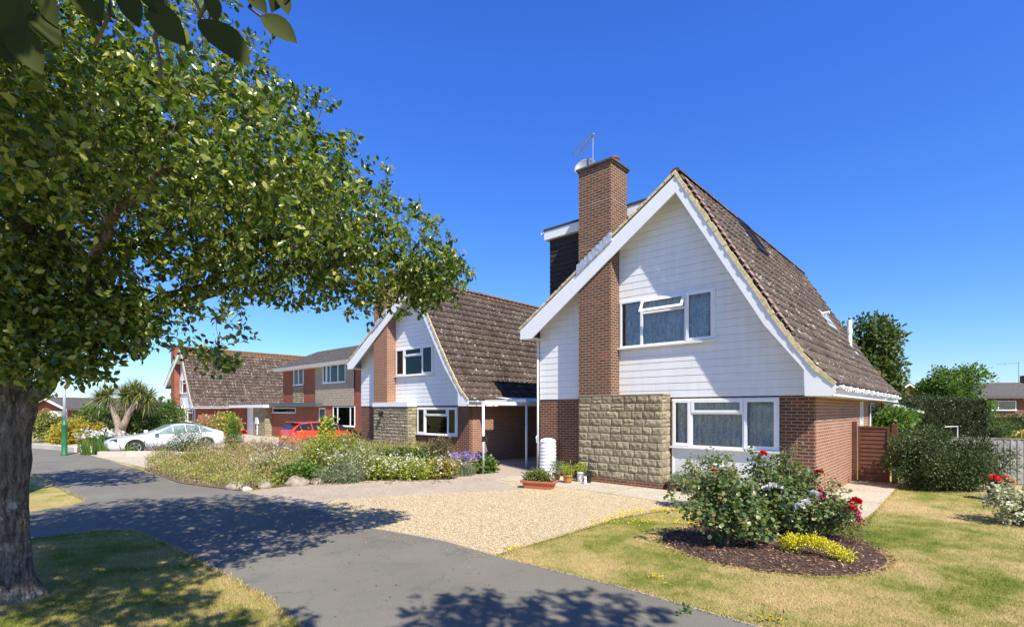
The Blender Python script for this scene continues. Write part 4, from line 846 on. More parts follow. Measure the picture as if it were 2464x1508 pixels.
MB().lathe(pf, (0, 0, 0), 28).build('barrel', M['butt'], bt, True); MB().lathe([(.268, .985), (.268, 1.01), (.22, 1.07), (.12, 1.10), (.0, 1.105)], (0, 0, 0), 28).build('lid', M['butt'], bt, True)
MB().tube([(-.25, 0, .92), (-.36, .02, .98), (-.37, .05, 1.12), (-.30, .1, 1.2)], .022, 8).build('hose', M['lampgrey'], bt, True)
bt.scale = (.95, .95, 1.07)
# terracotta trough
def trough():
    t = empty('planter_trough', (*G(1297, 1176), 0), R(-25), 'long terracotta trough full of small leafy plants on the edge of the gravel', 'planter')
    b = MB(); a0, a1, d0, d1 = .36, .43, .13, .18
    o = lambda x, y, z: [(-x, -y, z), (x, -y, z), (x, y, z), (-x, y, z)]
    lv = [o(a0, d0, 0), o(a0+.05, d0+.035, .17), o(a1+.02, d1+.015, .17), o(a1+.025, d1+.02, .225), o(a1-.01, d1-.015, .225), o(a1-.03, d1-.03, .16)]
    V = [p for l_ in lv for p in l_]; Fq = [(3, 2, 1, 0)] + [(k*4+i, k*4+(i+1) % 4, (k+1)*4+(i+1) % 4, (k+1)*4+i) for k in range(5) for i in range(4)] + [(20, 21, 22, 23)]
    b.add(V, Fq); b.build('trough', M['terracotta'], t, bevel=.006); MB().box(-.38, .38, -.14, .14, .15, .19).build('compost', M['soil'], t)
    e = [(-.22, 0, .32, .20, .14, .13), (.02, .02, .36, .24, .15, .15), (.24, 0, .30, .17, .14, .12)]
    cloud('foliage', e, 2200, .045, M['leaf_olive'], t, .5, .8, 6, wid=.7); cloud('foliage', [(x, y, z-.02, a*.9, b_*.9, c*.8) for x, y, z, a, b_, c in e], 900, .05, M['leaf_chest'], t, .5, .8, 6)
    cloud('flower', [(-.38, -.05, .26, .10, .10, .10), (.36, -.02, .30, .10, .1, .1)], 160, .03, M['fl_white'], t, .5, .8, 3, wid=1.2)
    return t
trough()
def potted(name, loc, r, h_, mat, label, ells, leaf, n, size, cat='plant pot', flowers=None, **kw):
    t = empty(name, (*loc, 0), 0, label, cat)
    MB().lathe([(r*.72, 0), (r*.95, h_*.45), (r, h_*.85), (r*1.06, h_*.86), (r*1.06, h_), (r*.92, h_), (r*.9, h_*.88), (0, h_*.86)], (0, 0, 0), 22).build('pot', M[mat], t, True)
    if ells: cloud('foliage', ells, n, size, M[leaf], t, .5, .7, 6, **kw)
    if flowers:
        for c in flowers[1]: bloom('flower', c, flowers[2], M[flowers[0]], t)
    return t
potted('plant_pot', (1.55, 13.95), .13, .24, 'ochre', 'round ochre glazed pot with a grassy plant right of the water butt', [(0, 0, .38, .16, .14, .14), (-.1, .05, .40, .12, .1, .12)], 'leaf_lime', 700, .05, wid=.5)
potted('plant_pot', (1.28, 14.55), .12, .22, 'brownpot', 'dark pot with pale silvery foliage behind the ochre pot', [(0, 0, .38, .22, .18, .20)], 'leaf_glauc', 900, .045, wid=.5)
potted('plant_pot', (1.93, 14.15), .10, .30, 'whitepaint', 'tall pale narrow pot holding a yellow flowered plant beside the stone pier', [(0, 0, .42, .14, .12, .12)], 'leaf_lime', 500, .04)
potted('plant_pot', (2.12, 13.98), .09, .22, 'black', 'small black pot pushed against the shaded stone pier', [(0, 0, .28, .08, .08, .1)], 'leaf_dark', 160, .05)
potted('plant_pot', L(-3.02, -.35), .20, .22, 'brownpot', 'wide brown glazed bowl with grey green foliage under the left end of the white panel', [(0, 0, .30, .20, .18, .12), (.12, .1, .34, .14, .12, .12)], 'leaf_glauc', 1100, .04, wid=.5)
potted('plant_pot', L(-2.55, -.42), .17, .20, 'brownpot', 'second brown bowl, half hidden by the small rose, with pale variegated leaves', [(0, 0, .34, .22, .2, .18), (.1, -.05, .45, .16, .16, .16)], 'leaf_cream', 1300, .045, wid=.8)
potted('geranium_pot', G(2405, 1203), .22, .26, 'black', 'black tub of coral red geraniums by the grey fence', [(0, 0, .34, .20, .2, .12)], 'leaf_chest', 900, .055, 'plant pot', ('fl_coral', [(-.17, -.06, .52), (-.10, .05, .50), (-.12, -.10, .45), (.12, -.05, .50), (.20, -.02, .46), (.15, -.1, .43), (.02, .1, .47)], .075), wid=.9)
gnome = MB().lathe([(.0, 0), (.045, .01), (.05, .08), (.035, .13), (.03, .15), (.04, .18), (.035, .22), (.0, .25)], (2.0, 13.72, 0), 12); o = gnome.build('garden_ornament', M['whitepaint'], None, True); tag(o, 'little white ornament standing in front of the pots by the stone pier', 'ornament')

# ================================================================== shrubs and flowers on the lawn
BC = G(1866, 1309); BR = 1.5
def disc(c, rx, ry, n=48, w_=.03): return [(c[0] + rx*math.cos(t)*(1+w_*math.sin(5*t)), c[1] + ry*math.sin(t)*(1+w_*math.cos(4*t))) for t in [2*math.pi*k/n for k in range(n)]]
BC = (3.88, 7.62)
mb = MB(); V = []; rings = 6
for j in range(rings+1):
    f_ = j/rings; V += [(BC[0] + (x-BC[0])*f_, BC[1] + (y-BC[1])*f_, .012 + .05*(1-f_**2)) for x, y in disc(BC, 1.50, 1.38)]
mb.add(V, [(j*48+i, j*48+(i+1) % 48, (j+1)*48+(i+1) % 48, (j+1)*48+i) for j in range(rings) for i in range(48)]); mb.build('mulch_bed', M['mulch_base'], None, True).data.flip_normals(); tag(bpy.data.objects['mulch_bed'], kind='structure')
n = 5200; a = rng.random(n)*2*math.pi; r_ = np.sqrt(rng.random(n))*1.04; P = np.stack([BC[0]+1.55*r_*np.cos(a), BC[1]+1.42*r_*np.sin(a), .02+.05*(1-np.minimum(r_, 1)**2)+rng.random(n)*.015], 1)
dd = rng.normal(size=(n, 3)); dd[:, 2] *= .25; nn = rng.normal(size=(n, 3))*.4 + (0, 0, 1)
tag(leaf_mesh('bark_chips', P, dd, nn, .035 + .04*rng.random(n), .38, False, 0, M['chip']), kind='stuff')
def rose(name, loc, label, ells, blooms, leaf='leaf_rose', n=4200, size=.05, bm='fl_red', br=.055, cat='rose bush', stem_tips=12, extra=None, group=None):
    t = empty(name, (*loc, 0), 0, label, cat, group); tips = [(e[0]+rng.normal()*e[3]*.4, e[1]+rng.normal()*e[4]*.4, e[2]+e[5]*.5) for e in ells for _ in range(max(2, stem_tips//len(ells)))]
    c, q = ell_points(ells, 46, .12); c = c + q*np.array([.13, .13, .08]) + np.array([0, 0, 1])*(rng.random((46, 1))**3*.24); tips2 = [tuple(p) for p in c]
    stems('canes', tips + tips2[::2], (0, 0, 0), .010, M['twig'], t, 5, .08)
    k = int(n*.5/7); sub = rng.choice(46, 16, replace=False)
    base, q0 = ell_points(ells, k, .55); q_ = q0
    sp = np.concatenate([tp + rng.normal(size=(5, 3))*.045 - (q[i]*.08)*rng.random((5, 1)) for i, tp in enumerate(c)]); spq = np.repeat(q, 5, 0)
    cen = np.concatenate([base, sp]); qq = np.concatenate([q_, spq]); cen = np.repeat(cen, 7, 0); qq = np.repeat(qq, 7, 0); m = len(cen)
    pos = cen + rng.normal(size=(m, 3))*size*.9; d = qq*.4 + norm(rng.normal(size=(m, 3))); nr = qq*.4 + rng.normal(size=(m, 3))*.5; nr[:, 2] += .8; d[:, 2] *= .6
    leaf_mesh('foliage', pos, d, nr, size*(.6 + .8*rng.random(m)), 1.15, size > .045, .12, M[leaf], t)
    for c_ in blooms: bloom('rose_bloom', (c_[0], c_[1]-.14, c_[2]+.08), br*1.1, M[bm], t)
    if extra: extra(t)
    return t
# big rose shrub in the bed: left and tall parts
rose('rose_bush', (3.15, 7.45), 'large bushy red rose on the left of the round mulch bed', [(.05, 0, .60, .34, .32, .32), (.18, -.05, .42, .40, .36, .22), (-.16, -.05, .46, .26, .24, .2), (.15, .05, .86, .2, .18, .22), (-.50, -.05, .60, .2, .16, .10), (.40, -.15, .36, .26, .24, .16), (-.18, .1, .86, .2, .2, .16)], [], n=6000, size=.06, stem_tips=24)
rose('rose_bush', (4.33, 8.15), 'tallest rose with single red blooms, at the back of the round mulch bed', [(-.05, 0, .80, .40, .34, .36), (.16, .05, 1.12, .20, .18, .28), (-.32, 0, 1.06, .22, .18, .16), (-.2, 0, .5, .45, .36, .3), (.28, 0, .85, .22, .22, .32), (.22, 0, 1.38, .08, .08, .14), (.30, .02, .6, .28, .28, .3)], [(-.38, -.1, 1.27), (.50, -.1, .98)], n=6500, size=.052, stem_tips=30)
rose('rose_bush', (4.55, 7.75), 'low rose with white and deep red blooms on the right of the round mulch bed', [(0, 0, .42, .48, .4, .26), (.25, -.05, .50, .34, .3, .22), (-.25, 0, .50, .32, .3, .24)], [(.46, -.28, .62), (.36, -.34, .52), (.44, -.2, .56)], n=4600, size=.055, stem_tips=14, br=.07)
for i, c in enumerate([(4.17, 7.40, .58), (4.27, 7.42, .63), (4.15, 7.95, .78), (4.02, 7.9, .80), (4.62, 7.8, .70), (3.98, 8.0, .74)]): bloom('rose_bloom', (c[0]-4.55, c[1]-7.87, c[2]+.06), .065, M['fl_white'], bpy.data.objects['rose_bush.002'])
def spikes(t, tips, r, mat, n=60, nm='flower_spike', wd=.9):
    P = []; Dn = []
    for p in tips:
        hh = p[3]; k = n; z = rng.random(k); P.append(np.stack([p[0] + rng.normal(size=k)*r*(1.1-z), p[1] + rng.normal(size=k)*r*(1.1-z), p[2] + z*hh], 1)); Dn.append(norm(rng.normal(size=(k, 3)) + (0, 0, .5)))
    P = np.concatenate(P); return leaf_mesh(nm, P, np.concatenate(Dn), norm(rng.normal(size=P.shape)) + (0, 0, .6), r*1.0, wd, False, 0, M[mat], t)
t = empty('penstemon', (5.05, 7.95, 0), 0, 'airy plant with dusky pink flower spikes at the right edge of the mulch bed', 'flower'); cloud('foliage', [(0, 0, .32, .26, .25, .26), (.1, -.3, .25, .18, .2, .2)], 1300, .045, M['leaf_brown'], t, .5, .6, 5, wid=.5)
spikes(t, [(-.25, -.1, .60, .22), (-.12, .0, .50, .22), (-.18, -.05, .56, .2), (.0, -.05, .45, .2), (-.05, -.1, .40, .2), (.15, -.1, .38, .18), (.22, -.25, .35, .18), (.28, -.2, .30, .18)], .05, 'fl_pink', 130)
t = empty('golden_spurge', (4.18, 6.85, 0), R(-35), 'bright yellow creeping clump at the front of the mulch bed', 'flower'); cloud('foliage', [(-.28, 0, .22, .16, .10, .09), (-.08, 0, .25, .16, .10, .08), (.12, 0, .20, .15, .09, .07), (.30, -.02, .11, .11, .08, .08), (-.40, .06, .14, .08, .08, .1)], 3200, .028, M['leaf_yellow'], t, .45, .8, 6, wid=.8); cloud('dry_stems', [(-.2, -.05, .06, .25, .14, .06), (.1, -.05, .05, .2, .12, .05)], 350, .05, M['leaf_brown'], t, .6, .3, 4, wid=.15)
rose('rose_bush', G(1690, 1229), 'small pale leaved red rose between the round bed and the white panel', [(0, 0, .55, .30, .26, .30), (-.22, .1, .85, .16, .12, .26), (.12, 0, .95, .16, .14, .22), (.38, .1, .62, .24, .2, .22), (.62, .15, .70, .2, .2, .24), (.1, -.05, .3, .2, .2, .2)], [(.10, -.2, .74)], 'leaf_rose2', 4200, .048, br=.07, stem_tips=18)
t = rose('feverfew', G(2462, 1262), 'pale flowered bush cut by the right edge of the picture', [(0, 0, .28, .42, .4, .26), (-.1, 0, .42, .25, .25, .15)], [], 'leaf_cream', 2600, .05, cat='flower')
# yellow stonecrop patches along the lawn edge: ground cover
pp = []
for (u0, v0, u1, v1, k, sp) in ((1512, 1234, 1760, 1221, 360, .10), (1440, 1262, 1520, 1234, 120, .16), (1500, 1262, 1600, 1250, 60, .16), (1620, 1258, 1740, 1266, 90, .12), (1215, 1328, 1245, 1318, 24, .07), (1560, 1388, 1600, 1400, 8, .08)):
    q0, q1 = np.array(G(u0, v0)), np.array(G(u1, v1)); tt = rng.random(k); c = np.round(tt*9)/9; xy = q0 + (q1-q0)*(tt*.5+c*.5)[:, None] + rng.normal(size=(k, 2))*sp*.6; pp.append(xy)
xy = np.concatenate(pp); xy = np.repeat(xy, 4, 0) + rng.normal(size=(len(xy)*4, 2))*.012; P = np.column_stack([xy, .02 + rng.random(len(xy))*.03])
tag(leaf_mesh('yellow_ground_flowers', P, rng.normal(size=P.shape) + (0, 0, .3), rng.normal(size=P.shape)*.4 + (0, 0, 1), .022, 1.2, False, 0, M['fl_yellow']), kind='stuff')
wd = empty('weed', (*G(1645, 1478)[:2], 0), 0, 'small green weed growing from the asphalt near the lawn edge', 'weed'); cloud('foliage', [(0, 0, .02, .06, .05, .02)], 40, .045, M['leaf_bright'], wd, .6, .8, 4)
dn = empty('dandelion', (*G(1858, 1500)[:2], 0), 0, 'yellow dandelions in the grass at the bottom edge, right of the path', 'flower'); cloud('leaves', [(0, 0, .02, .12, .1, .02)], 50, .06, M['leaf_bright'], dn, .6, .5, 4, wid=.4)
for c in ((-.10, .04, .05), (-.04, .0, .05), (.08, -.03, .05), (.02, .05, .045)): bloom('flower', c, .020, M['fl_yellow'], dn, 20)

# ================================================================== perennials of the second garden
def plant(name, label, cat, loc, parts, group=None, rz=0):
    t = empty(name, (*loc[:2], 0), rz, label, cat, group); t.scale = (1.12, 1.12, 1.02)
    for p in parts: p(t)
    return t
fol = lambda ells, n, size, leaf, **kw: (lambda t: cloud('foliage', ells, n, size, M[leaf], t, kw.pop('shell', .5), kw.pop('up', .6), kw.pop('clump', 5), **kw))
def tuft(n, r, length, width, leaf, droop=.3, lean=.5, nm='leaves'):
    def f(t):
        a = rng.random(n)*2*math.pi; rr_ = np.sqrt(rng.random(n))*r; base = np.stack([rr_*np.cos(a), rr_*np.sin(a), np.zeros(n)], 1); d = np.stack([np.cos(a)*lean*rng.random(n), np.sin(a)*lean*rng.random(n), np.ones(n)], 1)
        blades_mesh(nm, base, d, length*(.6 + .5*rng.random(n)), width, droop*rng.random(n), M[leaf], t)
    return f
def heads(n, r, z, rz, size, mat, nm='flower', k=6, ry=None):
    def f(t):
        c = np.stack([rng.normal(size=n)*r*.5, rng.normal(size=n)*(ry or r)*.5, z + rng.normal(size=n)*rz*.5], 1); c = np.repeat(c, k, 0) + rng.normal(size=(n*k, 3))*size*.5
        leaf_mesh(nm, c, norm(rng.normal(size=c.shape)), rng.normal(size=c.shape)*.3 + (0, 0, 1), size, 1.3, False, 0, M[mat], t)
    return f
plant('catmint', 'hazy purple catmint in front of the stone pier and meter box', 'flower', at(615, 20.5), [tuft(160, .45, .55, .01, 'leaf_purple', .3, .6), heads(200, .8, .50, .25, .05, 'leaf_purple', 'flower')])
plant('catmint', 'hazy purple catmint under the tail of the orange red car', 'flower', at(675, 19.6), [tuft(160, .40, .55, .01, 'leaf_purple', .3, .6), heads(200, .7, .52, .25, .05, 'leaf_purple', 'flower')])
plant('dwarf_conifer', 'narrow bright green pointed conifer in front of the silver car tail', 'conifer', at(563, 20.5), [fol([(0, 0, .35, .34, .34, .35), (0, 0, .75, .28, .28, .35), (0, 0, 1.15, .2, .2, .35), (0, 0, 1.5, .10, .10, .32)], 4200, .07, 'leaf_bright', shell=.3, wid=.5, up=1.2), lambda t: MB().tube([(0, 0, 0), (0, 0, 1.5)], [.04, .01], 6).build('trunk', M['bark_far'], t)])
plant('daylily', 'bright lime clump of strappy leaves left of the pointed conifer', 'plant', at(500, 19.3), [tuft(420, .75, .62, .035, 'leaf_lime', .45, .7), ])
plant('spurge_bush', 'dark grey green shrub before the middle of the silver car', 'shrub', at(452, 22.2), [fol([(0, 0, .65, .75, .6, .5), (.3, 0, 1.05, .4, .4, .3), (-.4, 0, .9, .4, .4, .28), (.8, 0, .5, .5, .4, .35)], 2600, .08, 'leaf_glauc', shell=.6, wid=.4), fol([(0, 0, .4, .8, .6, .3)], 900, .08, 'leaf_chest')])
plant('black_grass', 'blackish purple low clump on the kerb before the silver car door', 'plant', at(392, 22.6), [fol([(0, 0, .25, .85, .4, .28)], 2200, .08, 'leaf_blackish', shell=.7, wid=.3, up=.2)])
for i, (u, lb) in enumerate(((222, 'leftmost iris clump with sword leaves beside the kerb'), (262, 'middle iris clump, just left of the silver car wheel'), (318, 'iris clump right in front of the silver car wheel'))):
    plant('iris', lb, 'iris', at(u, 22.9), [tuft(70, .38, .78, .055, 'leaf_bright', .12, .35)], 'irises by the kerb')
plant('cream_flower', 'pale cream flowers at the nose of the silver car', 'flower', at(245, 24.6), [fol([(0, 0, .5, .6, .5, .35)], 900, .08, 'leaf_bright'), heads(60, .9, .85, .2, .10, 'fl_white')])
plant('abutilon', 'tall yellow green shrub hiding the lower half of the orange red car', 'shrub', at(808, 15.6), [fol([(0, 0, .55, .75, .6, .45), (.35, 0, 1.05, .45, .4, .32), (-.35, 0, .90, .45, .4, .3), (.85, 0, .6, .4, .4, .35), (-.8, .0, .5, .35, .3, .3)], 5200, .07, 'leaf_olive', shell=.6, wid=.6), fol([(0, 0, .8, .8, .6, .5)], 1800, .06, 'leaf_lime', shell=.2), lambda t: stems('stems', [(rng.normal()*.5, rng.normal()*.3, .9 + rng.random()*.4) for _ in range(26)], (0, 0, 0), .01, M['stem'], t, 4, .08)])
plant('sapling', 'slim yellow green sapling rising before the roof of the orange red car', 'sapling', at(786, 16.6), [fol([(0, 0, 1.35, .22, .2, .16), (.02, 0, 1.62, .14, .12, .14), (-.08, 0, 1.1, .2, .2, .15)], 420, .09, 'leaf_lime', shell=.6), lambda t: MB().tube([(0, 0, 0), (.02, 0, 1.0), (0, 0, 1.75)], [.014, .01, .005], 5).build('trunk', M['stem'], t)])
mk = [('astrantia', 'cloud of cream and grey flower heads left of the dense green clump', 'flower', at(655, 15.2), [fol([(0, 0, .3, .6, .5, .3)], 1500, .06, 'leaf_olive'), heads(110, .95, .6, .3, .05, 'leaf_cream')]),
 ('cranesbill', 'dense leafy green clump behind the grey boulder', 'plant', at(728, 14.0), [fol([(0, 0, .25, .5, .4, .28), (-.4, 0, .2, .3, .3, .2)], 3000, .07, 'leaf_bright', wid=1.3)]),
 ('lavender_cotton', 'blue grey feathery clump right of the boulders', 'plant', at(800, 13.9), [fol([(0, 0, .22, .5, .4, .24), (.45, .1, .2, .3, .3, .2)], 3000, .05, 'leaf_glauc', wid=.45)]),
 ('bronze_grass', 'tall silvery seed stems over the blue grey clump', 'plant', at(845, 14.2), [tuft(130, .35, 1.15, .012, 'leaf_glauc', .2, .45), heads(120, .6, .75, .5, .05, 'leaf_cream')]),
 ('feverfew', 'cream flowered bush before the stone pier of the second house', 'flower', at(925, 14.7), [fol([(0, 0, .3, .5, .45, .3)], 2200, .06, 'leaf_lime'), heads(150, .8, .52, .25, .055, 'leaf_cream')]),
 ('feverfew', 'wide cream and lime flowered bush below the second house window', 'flower', at(1003, 14.7), [fol([(0, 0, .28, .6, .5, .3)], 2400, .06, 'leaf_lime'), heads(190, 1.0, .5, .25, .055, 'leaf_cream')]),
 ('periwinkle', 'spreading fresh green plant at the foot of the second house pier', 'plant', at(960, 16.6), [fol([(0, 0, .5, .9, .4, .2), (.6, 0, .45, .5, .4, .18)], 2600, .07, 'leaf_chest', wid=.9), fol([(0, 0, .55, .9, .4, .2)], 1000, .07, 'leaf_bright')]),
 ('smoke_bush', 'dark bronze leaved shrub under the second house window', 'shrub', at(1048, 17.0), [fol([(0, 0, .62, .55, .4, .32), (.2, 0, .9, .3, .3, .2)], 1900, .07, 'leaf_brown', shell=.6, wid=.6), fol([(0, 0, .4, .55, .4, .3)], 900, .07, 'leaf_dark')]),
 ('marjoram', 'rusty orange brown clump beside the lavender', 'plant', at(1067, 14.9), [fol([(0, 0, .28, .42, .4, .3)], 2400, .05, 'leaf_brown', wid=.7), fol([(0, 0, .32, .42, .4, .3)], 1500, .045, 'leaf_gold', shell=.15)]),
 ('lavender', 'lavender with blue violet spikes before the brick corner', 'lavender', at(1115, 15.6), [tuft(260, .32, .48, .012, 'leaf_glauc', .15, .6), heads(150, .5, .58, .16, .045, 'fl_lav', 'flower_spike')]),
 ('hosta', 'low bright green leafy plant around the white carport post', 'plant', at(1168, 16.35), [fol([(0, 0, .2, .28, .25, .2)], 700, .11, 'leaf_bright', wid=1.3)]),
 ('poppy', 'single red poppy standing right of the pointed conifer', 'flower', at(586, 21.5), [tuft(12, .06, .5, .012, 'leaf_chest'), lambda t: MB().tube([(0, 0, 0), (0, 0, 1.02)], .008, 4).build('stem', M['stem'], t), lambda t: bloom('flower', (0, 0, 1.02), .13, M['fl_red'], t)])]
for a in mk: plant(*a)
plant('heather', 'pinkish flowering shrub under the farthest house window', 'shrub', at(505, 30), [fol([(0, 0, .9, .9, .7, .75)], 1500, .12, 'leaf_pink')])
plant('laurel', 'yellow green round shrub behind the tail of the silver car', 'shrub', at(540, 30.5), [fol([(0, 0, 1.0, .9, .7, .8)], 1800, .13, 'leaf_lime')])
# ground cover of the bed: mixed low perennials
def in_poly(P, poly):
    x, y = P[:, 0], P[:, 1]; c = np.zeros(len(P), bool); n = len(poly)
    for i in range(n):
        (x0, y0), (x1, y1) = poly[i], poly[(i+1) % n]
        with np.errstate(divide='ignore', invalid='ignore'): c ^= ((y0 > y) != (y1 > y)) & (x < (x1-x0)*(y-y0)/(y1-y0)+x0)
    return c
def scatter(poly, n):
    a = np.array(poly); lo, hi = a.min(0), a.max(0); out = np.zeros((0, 2))
    while len(out) < n: p = lo + (hi-lo)*rng.random((n*2, 2)); out = np.concatenate([out, p[in_poly(p, poly)]])
    return out[:n]
def hfield(p): return .18 + .13*np.sin(p[:, 0]*1.7+1)*np.cos(p[:, 1]*1.3) + .10*np.sin(p[:, 0]*4.1+p[:, 1]*3.3)
for leaf, k, sz, lo, hi in (('leaf_pink', 15000, .05, -.2, .62), ('leaf_lime', 10000, .06, -.1, .45), ('leaf_olive', 11000, .065, -.3, .5), ('leaf_cream', 2600, .045, 0, .7), ('leaf_bright', 6500, .065, -.5, .3), ('leaf_gold', 6500, .05, 0, 0), ('leaf_lime', 9000, .055, 0, 0)):
    p = scatter(BED, 90000 if k > 6000 else 60000); patch = np.sin(p[:, 0]*1.1 + hash(leaf) % 1 + len(leaf)*2.1)*np.cos(p[:, 1]*1.25 + len(leaf)*1.7 + k*.001) + .35*np.sin(p[:, 0]*5 + len(leaf))*np.sin(p[:, 1]*4.3)
    if leaf == 'leaf_pink': patch += np.clip((-6.2 - p[:, 0])*.35, -1.2, .9)
    if leaf == 'leaf_bright': patch -= .1
    p = p[patch > .12][:k]; edge = np.ones(len(p)); h_ = np.clip(hfield(p) + np.clip((p[:, 1]-14.5)*.05, 0, .25) + .06, .10, .60); P = np.column_stack([p, .02 + rng.random(len(p))**.6*h_*(1.7 if leaf in ('leaf_pink', 'leaf_cream') else 1.2)])
    tag(leaf_mesh('ground_cover', P, rng.normal(size=P.shape) + (0, 0, .9), rng.normal(size=P.shape)*.7 + (0, -.3, .9), sz*(.6+.8*rng.random(len(P))), .6, False, .1, M[leaf]), kind='stuff')
P2d = scatter(BED, 9000); h_ = np.clip(hfield(P2d) + np.clip((P2d[:, 1]-14.5)*.04, 0, .2), .1, .5)
o = blades_mesh('seed_stems', np.column_stack([P2d, np.zeros(len(P2d))]), rng.normal(size=(9000, 3))*.25 + (0, 0, 1), h_*2.0*(.5+.6*rng.random(9000)), .008, .15*rng.random(9000), M['leaf_pink'], None, 3); tag(o, kind='stuff')
def boulder(u, v, r, label, sq=.62, mat='boulder'):
    mb = MB(); n, m = 14, 9; sd = rng.random(3)*6; V = []
    for j in range(m+1):
        ph = math.pi*j/m
        for i in range(n):
            t = 2*math.pi*i/n; k = 1 + .16*math.sin(3*t+sd[0])*math.sin(2*ph+sd[1]) + .10*math.sin(5*t+sd[2]+ph*3) + .05*math.sin(9*t+ph*7); V.append((r*k*math.sin(ph)*math.cos(t), r*.8*k*math.sin(ph)*math.sin(t), r*sq*(k*math.cos(ph) + .35)))
    mb.add(V, [(j*n+i, (j+1)*n+i, (j+1)*n+(i+1) % n, j*n+(i+1) % n) for j in range(m) for i in range(n)]); o = mb.build('boulder', M[mat], None, True); o.location = (*G(u, v), 0); return tag(o, label, 'boulder', 'boulders edging the flower bed')
boulder(568, 1176, .24, 'leftmost pale boulder on the flower bed edge'); boulder(594, 1180, .12, 'small pale stone right of the leftmost boulder', mat='kerb'); boulder(636, 1173, .20, 'rough pinkish boulder second along the bed edge')
boulder(714, 1168, .30, 'largest grey boulder at the middle of the bed edge'); boulder(762, 1165, .20, 'grey boulder just right of the largest one')

# ================================================================== trees and hedges
def hedge(name, label, cat, c, ells, n, size, leaf, core=True, trunk=None, group=None, **kw):
    t = empty(name, (*c[:2], 0), 0, label, cat, group)
    cloud('crown', ells, n, size, M[leaf], t, kw.pop('shell', .22), kw.pop('up', .5), kw.pop('clump', 7), **kw)
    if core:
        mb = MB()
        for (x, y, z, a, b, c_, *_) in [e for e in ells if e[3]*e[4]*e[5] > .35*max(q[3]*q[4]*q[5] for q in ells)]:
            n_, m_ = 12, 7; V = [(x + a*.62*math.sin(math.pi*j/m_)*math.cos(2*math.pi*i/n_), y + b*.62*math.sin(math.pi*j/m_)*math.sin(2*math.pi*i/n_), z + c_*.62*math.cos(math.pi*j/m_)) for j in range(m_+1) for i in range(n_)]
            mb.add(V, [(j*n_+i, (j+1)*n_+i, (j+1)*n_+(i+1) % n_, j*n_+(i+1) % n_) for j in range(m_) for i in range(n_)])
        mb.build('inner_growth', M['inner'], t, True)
    if trunk: MB().tube(*trunk).build('trunk', M['bark_far'], t, True)
    return t
def lump(base, k, sc):                               # break a crown into many clumps
    out = []
    for (x, y, z, a, b, c) in base:
        out.append((x, y, z, a*.82, b*.82, c*.82))
        for _ in range(k):
            q = rng.normal(size=3); q /= np.linalg.norm(q); s_ = sc*(.7+.6*rng.random()); out.append((x+q[0]*a*.8, y+q[1]*b*.8, z+q[2]*c*.8, a*s_, b*s_, c*s_))
    return out
def box_hedge(name, label, cat, frame, x0, x1, y0, y1, z1, n, size, leaf, group=None):
    t = empty(name, frame[0], frame[1], label, cat, group); q = rng.random((n, 3)); f = rng.integers(0, 5, n); P = np.column_stack([x0+(x1-x0)*q[:, 0], y0+(y1-y0)*q[:, 1], z1*q[:, 2]]); N = np.zeros((n, 3))
    for k, (ax, v, nn) in enumerate(((0, x0, (-1, 0, 0)), (0, x1, (1, 0, 0)), (1, y0, (0, -1, 0)), (1, y1, (0, 1, 0)), (2, z1, (0, 0, 1)))): P[f == k, ax] = v; N[f == k] = nn
    P += N*(.06*np.sin(P[:, 0:1]*2.5)+.05*np.sin(P[:, 2:3]*4+P[:, 1:2]*3)) + rng.normal(size=(n, 3))*.035
    leaf_mesh('foliage', P, N*.7 + norm(rng.normal(size=(n, 3))), N*.6 + rng.normal(size=(n, 3))*.5 + (0, 0, .4), size*(.6+.8*rng.random(n)), .7, False, .1, M[leaf], t)
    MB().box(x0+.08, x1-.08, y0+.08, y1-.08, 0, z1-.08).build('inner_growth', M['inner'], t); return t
# right hand side
hedge('yew_bush', 'big dark yew bush bulging beside the brown gate', 'bush', (10.75, 12.9), lump([(-.12, .1, .85, .85, .8, .88), (.70, .0, .68, .85, .7, .72), (.3, -.1, .4, 1.15, .85, .48)], 9, .26), 34000, .065, 'leaf_yew', wid=.5, up=.2)
t = empty('yew_spray', (11.9, 12.7, 0), 0, 'loose yew branches sprawling over the grey fence', 'bush'); cloud('foliage', [(.1, 0, .95, .5, .35, .28), (-.2, .1, 1.15, .5, .35, .2), (.5, -.05, .65, .35, .3, .3), (.0, .1, .35, .4, .3, .3), (.65, 0, .95, .3, .2, .12)], 3600, .07, M['leaf_yew'], t, .6, .3, 8, wid=.35); stems('stems', [(.5, 0, 1.0), (-.3, .1, 1.2), (.6, -.1, .7), (.9, 0, 1.0), (.2, 0, 1.3)], (-.2, .2, 0), .02, M['twig'], t, 5, .1)
fc = empty('board_fence', (13.0, 14.6, 0), 0, 'weathered grey close boarded fence behind the geraniums', 'fence')
fm = MB(); a = Vector((12.0, 15.2)); b = Vector((16.5, 11.6)); n = 44; rr = random.Random(3)
fo = bpy.data.objects['board_fence']; fo.location = (a.x, a.y, 0); fo.rotation_euler = (0, 0, math.atan2(b.y-a.y, b.x-a.x)); ln = (b-a).length
for i in range(n):
    x = ln*i/n; w_ = ln/n; fm.box(x+.004, x+w_-.006, -.012-rr.uniform(0, .008), .006, .02, 1.22+rr.uniform(-.012, .012)).box(x+w_-.03, x+w_+.022, -.028, -.014, .02, 1.225)
fm.build('boards', plain('weathered_fence', (.45, .43, .39), .9, var=.3, scale=6), fo); MB().box(0, ln, .006, .05, .3, .38).box(0, ln, .006, .05, .95, 1.03).build('rails', M['grey_clad'], fo)
MB().box(-.02, ln, -.035, .02, 1.235, 1.262).build('capping', M['grey_clad'], fo)
